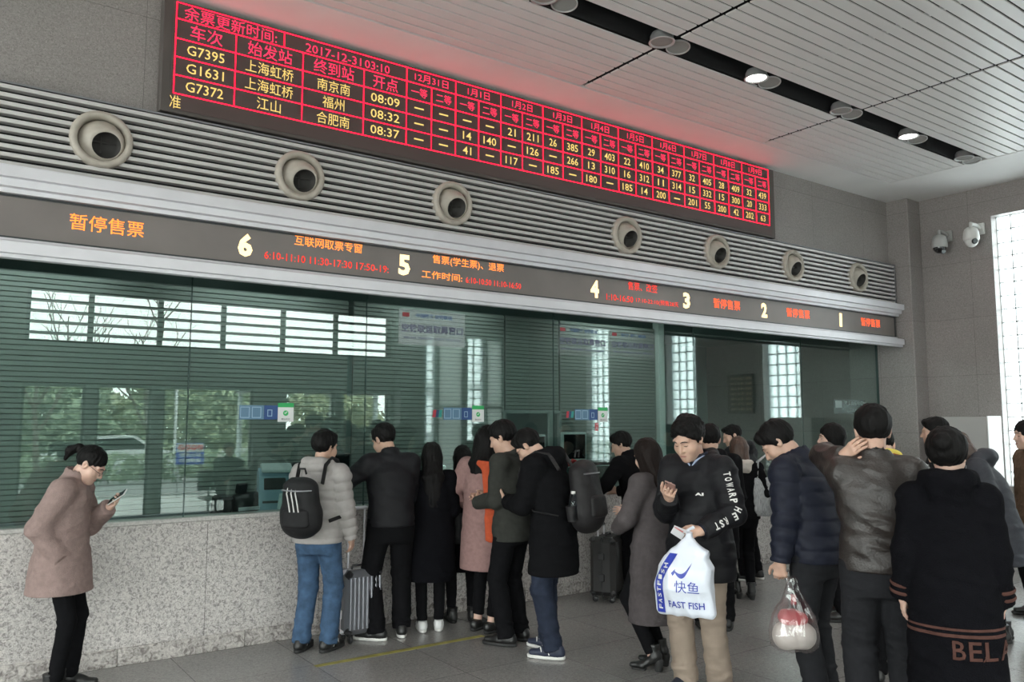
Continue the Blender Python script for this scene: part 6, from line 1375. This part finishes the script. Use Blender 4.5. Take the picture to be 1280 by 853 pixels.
# suitcases
def suitcase(x, y, rz, w, d, h, shell, label, handle=0.0, ribs=True, trim=None):
    r = empty('suitcase', (x, y, 0), rz, label, 'suitcase', 'suitcases'); z0 = 0.065; trim = trim or M_BLK
    MB().box((0, 0, z0+h/2), (w, d, h), bev=0.045).build('shell', shell, r)
    if ribs:
        mb = MB(); n = 8
        for fy in (-1, 1):
            for k in range(n): mb.tube([(-w*0.40+w*0.80*k/(n-1), fy*(d/2+0.000), z0+0.05), (-w*0.40+w*0.80*k/(n-1), fy*(d/2+0.002), z0+h/2), (-w*0.40+w*0.80*k/(n-1), fy*(d/2), z0+h-0.05)], w*0.040, 8)
        mb.build('ribs', shell, r)
    mb = MB(); mb.box((0, 0, z0+h/2), (w+0.008, 0.035, h+0.008), bev=0.02); fr_ = mb.build('frame', M_ALU if ribs else trim, r)
    for sz in (0.32, 0.68):
        mb = MB(); mb.box((-w/2-0.008, 0, z0+h*sz), (0.016, 0.06, 0.07), bev=0.005); mb.build('latch', M_ALU if ribs else trim, r)
    for sx in (-1, 1):
        for sy in (-1, 1):
            for cz in (z0+0.03, z0+h-0.03): mb = MB(); mb.box((sx*(w/2-0.03), sy*(d/2-0.03), cz), (0.072, 0.072, 0.072), bev=0.03); mb.build('corner_guard', trim, r)
    for sx in (-1, 1):
        for sy in (-1, 1): mb = MB(); mb.lathe([(0.0, -0.012), (0.028, -0.012), (0.032, -0.006), (0.032, 0.006), (0.028, 0.012), (0, 0.012)], origin=(sx*(w/2-0.055), sy*(d/2-0.045), 0.032), axis=(1, 0, 0), n=18); mb.box((sx*(w/2-0.055), sy*(d/2-0.045), 0.058), (0.035, 0.03, 0.025), bev=0.006); mb.build('wheel', trim, r)
    if handle:
        mb = MB()
        for sx in (-1, 1): mb.tube([(sx*w*0.22, d*0.28, z0+h-0.02), (sx*w*0.22, d*0.28, z0+h+handle)], 0.0085, 10)
        hd = mb.build('telescopic_handle', M_ALU, r); mb = MB(); mb.box((0, d*0.28, z0+h+handle), (w*0.44+0.05, 0.028, 0.028), bev=0.01); mb.build('grip', M_BLK if handle < 0.3 else M_ALU, hd)
    mb = MB(); mb.tube([(-0.07, 0, z0+h), (-0.06, 0, z0+h+0.028), (0.06, 0, z0+h+0.028), (0.07, 0, z0+h)], 0.010, 8); mb.build('top_handle', trim, r)
M_SILV = mat('suitcase_silver', (0.22, 0.225, 0.25), 0.35, 0.6); M_CASED = mat('suitcase_dark', (0.02, 0.019, 0.019), 0.5); M_CASEB = mat('suitcase_brown_black', (0.035, 0.03, 0.026), 0.55)
suitcase(2.955, -0.36, 0.04, 0.32, 0.22, 0.50, M_SILV, 'silver ribbed suitcase with a tall pull handle beside the man in the black jacket', handle=0.48)
suitcase(5.62, -0.42, 0.5, 0.40, 0.26, 0.56, M_CASED, 'dark suitcase by the counter behind the taupe coat', handle=0.10, ribs=False)
suitcase(6.42, -1.10, 0.4, 0.42, 0.28, 0.60, M_CASEB, 'brown-black suitcase between the khaki trousers and the brown-haired woman', handle=0.10, ribs=False)

# handbags and totes
def handbag(x, y, z, rz, w, d, h, m, label, strap, soft=0.006, buckle=False, lines=None):
    r = empty('handbag', (x, y, z), rz, label, 'bag', 'handbags')
    b = sdf_part('bag_body', [zloft([(0.0, 0, 0, w*0.46, d*0.40), (h*0.15, 0, 0, w*0.5, d*0.5), (h*0.7, 0, 0, w*0.46, d*0.42), (h, 0, 0, w*0.42, d*0.22)], 0.01, 'u', 3.0)], m, r, 0.008, soft, (9, 9, 9), 6)
    mb = MB()
    for sy in (-1, 1): mb.tube([(-w*0.3, sy*d*0.12, h*0.96), (-w*0.26, sy*d*0.1, h+strap*0.7), (0, sy*d*0.06, h+strap), (w*0.26, sy*d*0.1, h+strap*0.7), (w*0.3, sy*d*0.12, h*0.96)], 0.009, 8)
    mb.build('straps', m, r)
    if buckle: mb = MB(); mb.box((0, -d*0.5, h*0.78), (0.05, 0.012, 0.035), bev=0.003); mb.box((0, -d*0.5-0.004, h*0.78), (0.03, 0.012, 0.018)); mb.build('gold_buckle', mat('brass', (0.55, 0.42, 0.2), 0.3, 1.0), r)
q = P_['bagw'].W((0.27, -0.04, 0)); handbag(q.x, q.y, 0.82, -YAW+0.2, 0.36, 0.14, 0.38, mat('quilted_silver_grey', (0.36, 0.37, 0.38), 0.35, var=0.5, vscale=30, stretch=(8, 8, 0.6)), 'silver-grey quilted tote hanging beside the brown-haired woman', 0.22)
q = P_['slate'].W((-0.24, 0.26, 0)); handbag(q.x, q.y, 0.60, -YAW, 0.28, 0.12, 0.24, M_PACK, 'black handbag with a gold buckle hanging from the slate parka woman\'s arm', 0.20, buckle=True)
q = P_['pink'].W((-0.27, 0.10, 0)); handbag(q.x, q.y, 0.70, 0.3, 0.26, 0.12, 0.26, M_PACK, 'black handbag hanging from the rose pink coat woman\'s arm', 0.20)
q = P_['jeans'].W((-0.05, 0.33, 0)); handbag(q.x, q.y, 0.86, 0.2, 0.24, 0.14, 0.28, M_PACK, 'black soft bag held in front of the man in jeans', 0.10)

# worn details
pk = P_['pink']; mb = MB(); T_ = pk.J['T']
sdf = [rc(T_((0.02, -0.115, 1.435)), T_((0.11, -0.115, 1.41)), 0.030, 0.040, 0.03), ecap(T_((0.115, -0.120, 1.40)), T_((0.165, -0.125, 1.15)), (0.060, 0.026), (0.070, 0.026), (1, 0.5, 0), 0.03), ecap(T_((0.165, -0.125, 1.15)), (0.165, -0.145, 0.80), (0.070, 0.026), (0.055, 0.022), (1, 0.5, 0), 0.03)]
V, Q = nets(sdf, 0.008); V = V+vnormals(V, Q)*folds(V, 3, 0.007, (12, 12, 6))[:, None]; pk.part('scarf', (V, Q), M_ORANGE)
wj = P_['whitejk']; n_ = wj.J['nb']
for nm, m, dz, rr in (('scarf', M_DKRED, 0.035, 0.030), ('yellow_scarf_edge', M_YELLOW, 0.070, 0.020)):
    mb = MB(); mb.tube([tuple((n_+A(0.092*math.cos(t), 0.092*math.sin(t)+0.01, dz-0.03*math.sin(t)))) for t in [2*math.pi*i/20 for i in range(21)]], rr, 10); wj.mbpart(nm, mb, m)
bl = P_['bela']; ct = bl.top
for sg in (-1, 1):
    mb = MB(); c = bl.H((0.082*sg, -0.012, -0.075)); mb.tube([tuple(c+A(0.004*math.cos(t), 0.034*math.cos(t), 0.034*math.sin(t))) for t in [2*math.pi*i/20 for i in range(21)]], 0.0022, 6); bl.mbpart('hoop_earring', mb, M_ALUD)
M_STRIPE = cloth('knit_brown_stripe', (0.075, 0.034, 0.027), 0.9)
def band(ob, z0, z1, m, name, s, nx=90):
    """a woven band round the coat: strip laid on the surface between two heights"""
    from mathutils.bvhtree import BVHTree
    t = BVHTree.FromPolygons([v.co for v in ob.data.vertices], [p.vertices for p in ob.data.polygons]); mb = MB(); pts = []
    for k in range(nx+1):
        a = 2*math.pi*k/nx; row = []
        for z in (z0, (z0+z1)/2, z1):
            l, n, i, d = t.ray_cast(Vector((0.6*math.cos(a), 0.6*math.sin(a), z))*s, Vector((-math.cos(a), -math.sin(a), 0))); row.append(tuple((l if l is not None else Vector((0, 0, z*s)))+Vector((math.cos(a), math.sin(a), 0))*0.003))
        pts.append(row)
    for k in range(nx):
        for j in (0, 1): mb.quad(pts[k][j], pts[k+1][j], pts[k+1][j+1], pts[k][j+1])
    return mb.build(name, m, ob, False)
band(ct, 0.735, 0.751, M_STRIPE, 'hem_stripe', bl.s); band(ct, 0.767, 0.779, M_STRIPE, 'hem_stripe', bl.s)
for sd in 'LR':
    E_, W_ = bl.J['E'+sd], bl.J['W'+sd]; d = nrm(W_-E_)
    for o, rr in ((-0.035, 0.0715), (-0.075, 0.0725)):
        mb = MB(); u = Vector(d).orthogonal().normalized(); w = Vector(d).cross(u)
        mb.lathe([(rr, -0.009), (rr+0.004, 0), (rr, 0.009)], origin=Vector(W_+d*o), axis=Vector(d), n=28); bl.mbpart('cuff_stripe', mb, M_STRIPE, ct)
for i, ch in enumerate('BELAIR'[:4]):
    mb = MB(); text_on(mb, ch, tuple(A(-0.005+0.073*i, -0.45, 0.675)*bl.s), w=0.056, h=0.088, ux=(1, 0, 0), bold=0.012); stick_on(ct, mb, 'hem_letter', M_STRIPE, 0.004, (0, 1, 0))
sp = P_['stripes']; mb = MB(); S_ = sp.J['SL']; S2 = sp.J['SR']
for S3, sd in ((sp.J['SL'], 'L'), (sp.J['SR'], 'R')):
    E_ = sp.J['E'+sd]; d = nrm(E_-S3)
    for k in (-0.02, 0.0, 0.02):
        mb = MB(); sg = -1 if sd == 'L' else 1
        pts = [sp.J['T']((sg*(0.09+0.02*j), k, 1.47)) for j in range(5)]
        mb.v = []; press((tuple(A(*pts[0])*sp.s), tuple(A(*pts[-1])*sp.s)), 0.006, 'shoulder_stripe', M_SOLEW, sp.top)

# office chair under the clerk, waiting bench for the seated silhouettes
r = empty('office_chair', (6.22, 1.24, 0), math.pi, 'dark office chair under the clerk behind the glass', 'chair')
MB().box((0, 0, 0.435), (0.46, 0.44, 0.07), bev=0.03).build('seat', M_BLK, r); MB().box((0, -0.25, 0.78), (0.42, 0.06, 0.50), bev=0.03).build('backrest', M_BLK, r)
mb = MB(); mb.tube([(0, 0, 0.06), (0, 0, 0.40)], 0.025, 12); mb.tube([(0, -0.1, 0.40), (0, -0.27, 0.42), (0, -0.27, 0.6)], 0.015, 8); mb.build('post', M_ALUD, r)
mb = MB()
for k in range(5): a = 2*math.pi*k/5; mb.tube([(0, 0, 0.075), (0.27*math.cos(a), 0.27*math.sin(a), 0.055)], 0.018, 8); mb.lathe([(0.0, -0.012), (0.028, -0.012), (0.028, 0.012), (0, 0.012)], origin=(0.27*math.cos(a), 0.27*math.sin(a), 0.028), axis=(-math.sin(a), math.cos(a), 0), n=14)
mb.build('star_base', M_BLK, r)
r = empty('waiting_bench', (5.8, -8.12, 0), 0, 'long dark waiting bench mirrored low in the counter glass', 'bench')
mb = MB(); mb.box((0, 0, 0.43), (3.6, 0.46, 0.05), bev=0.02); mb.build('seat', M_BLK, r); mb = MB(); mb.box((0, -0.27, 0.72), (3.6, 0.05, 0.36), bev=0.02); mb.build('backrest', M_BLK, r)
for x in (-1.6, -0.5, 0.5, 1.6): mb = MB(); mb.tube([(x, 0.18, 0.015), (x, 0.18, 0.41)], 0.02, 8); mb.tube([(x, -0.27, 0.015), (x, -0.27, 0.56)], 0.02, 8); mb.tube([(x, 0.18, 0.30), (x, -0.27, 0.30)], 0.018, 8); mb.build('leg', M_ALUD, r)
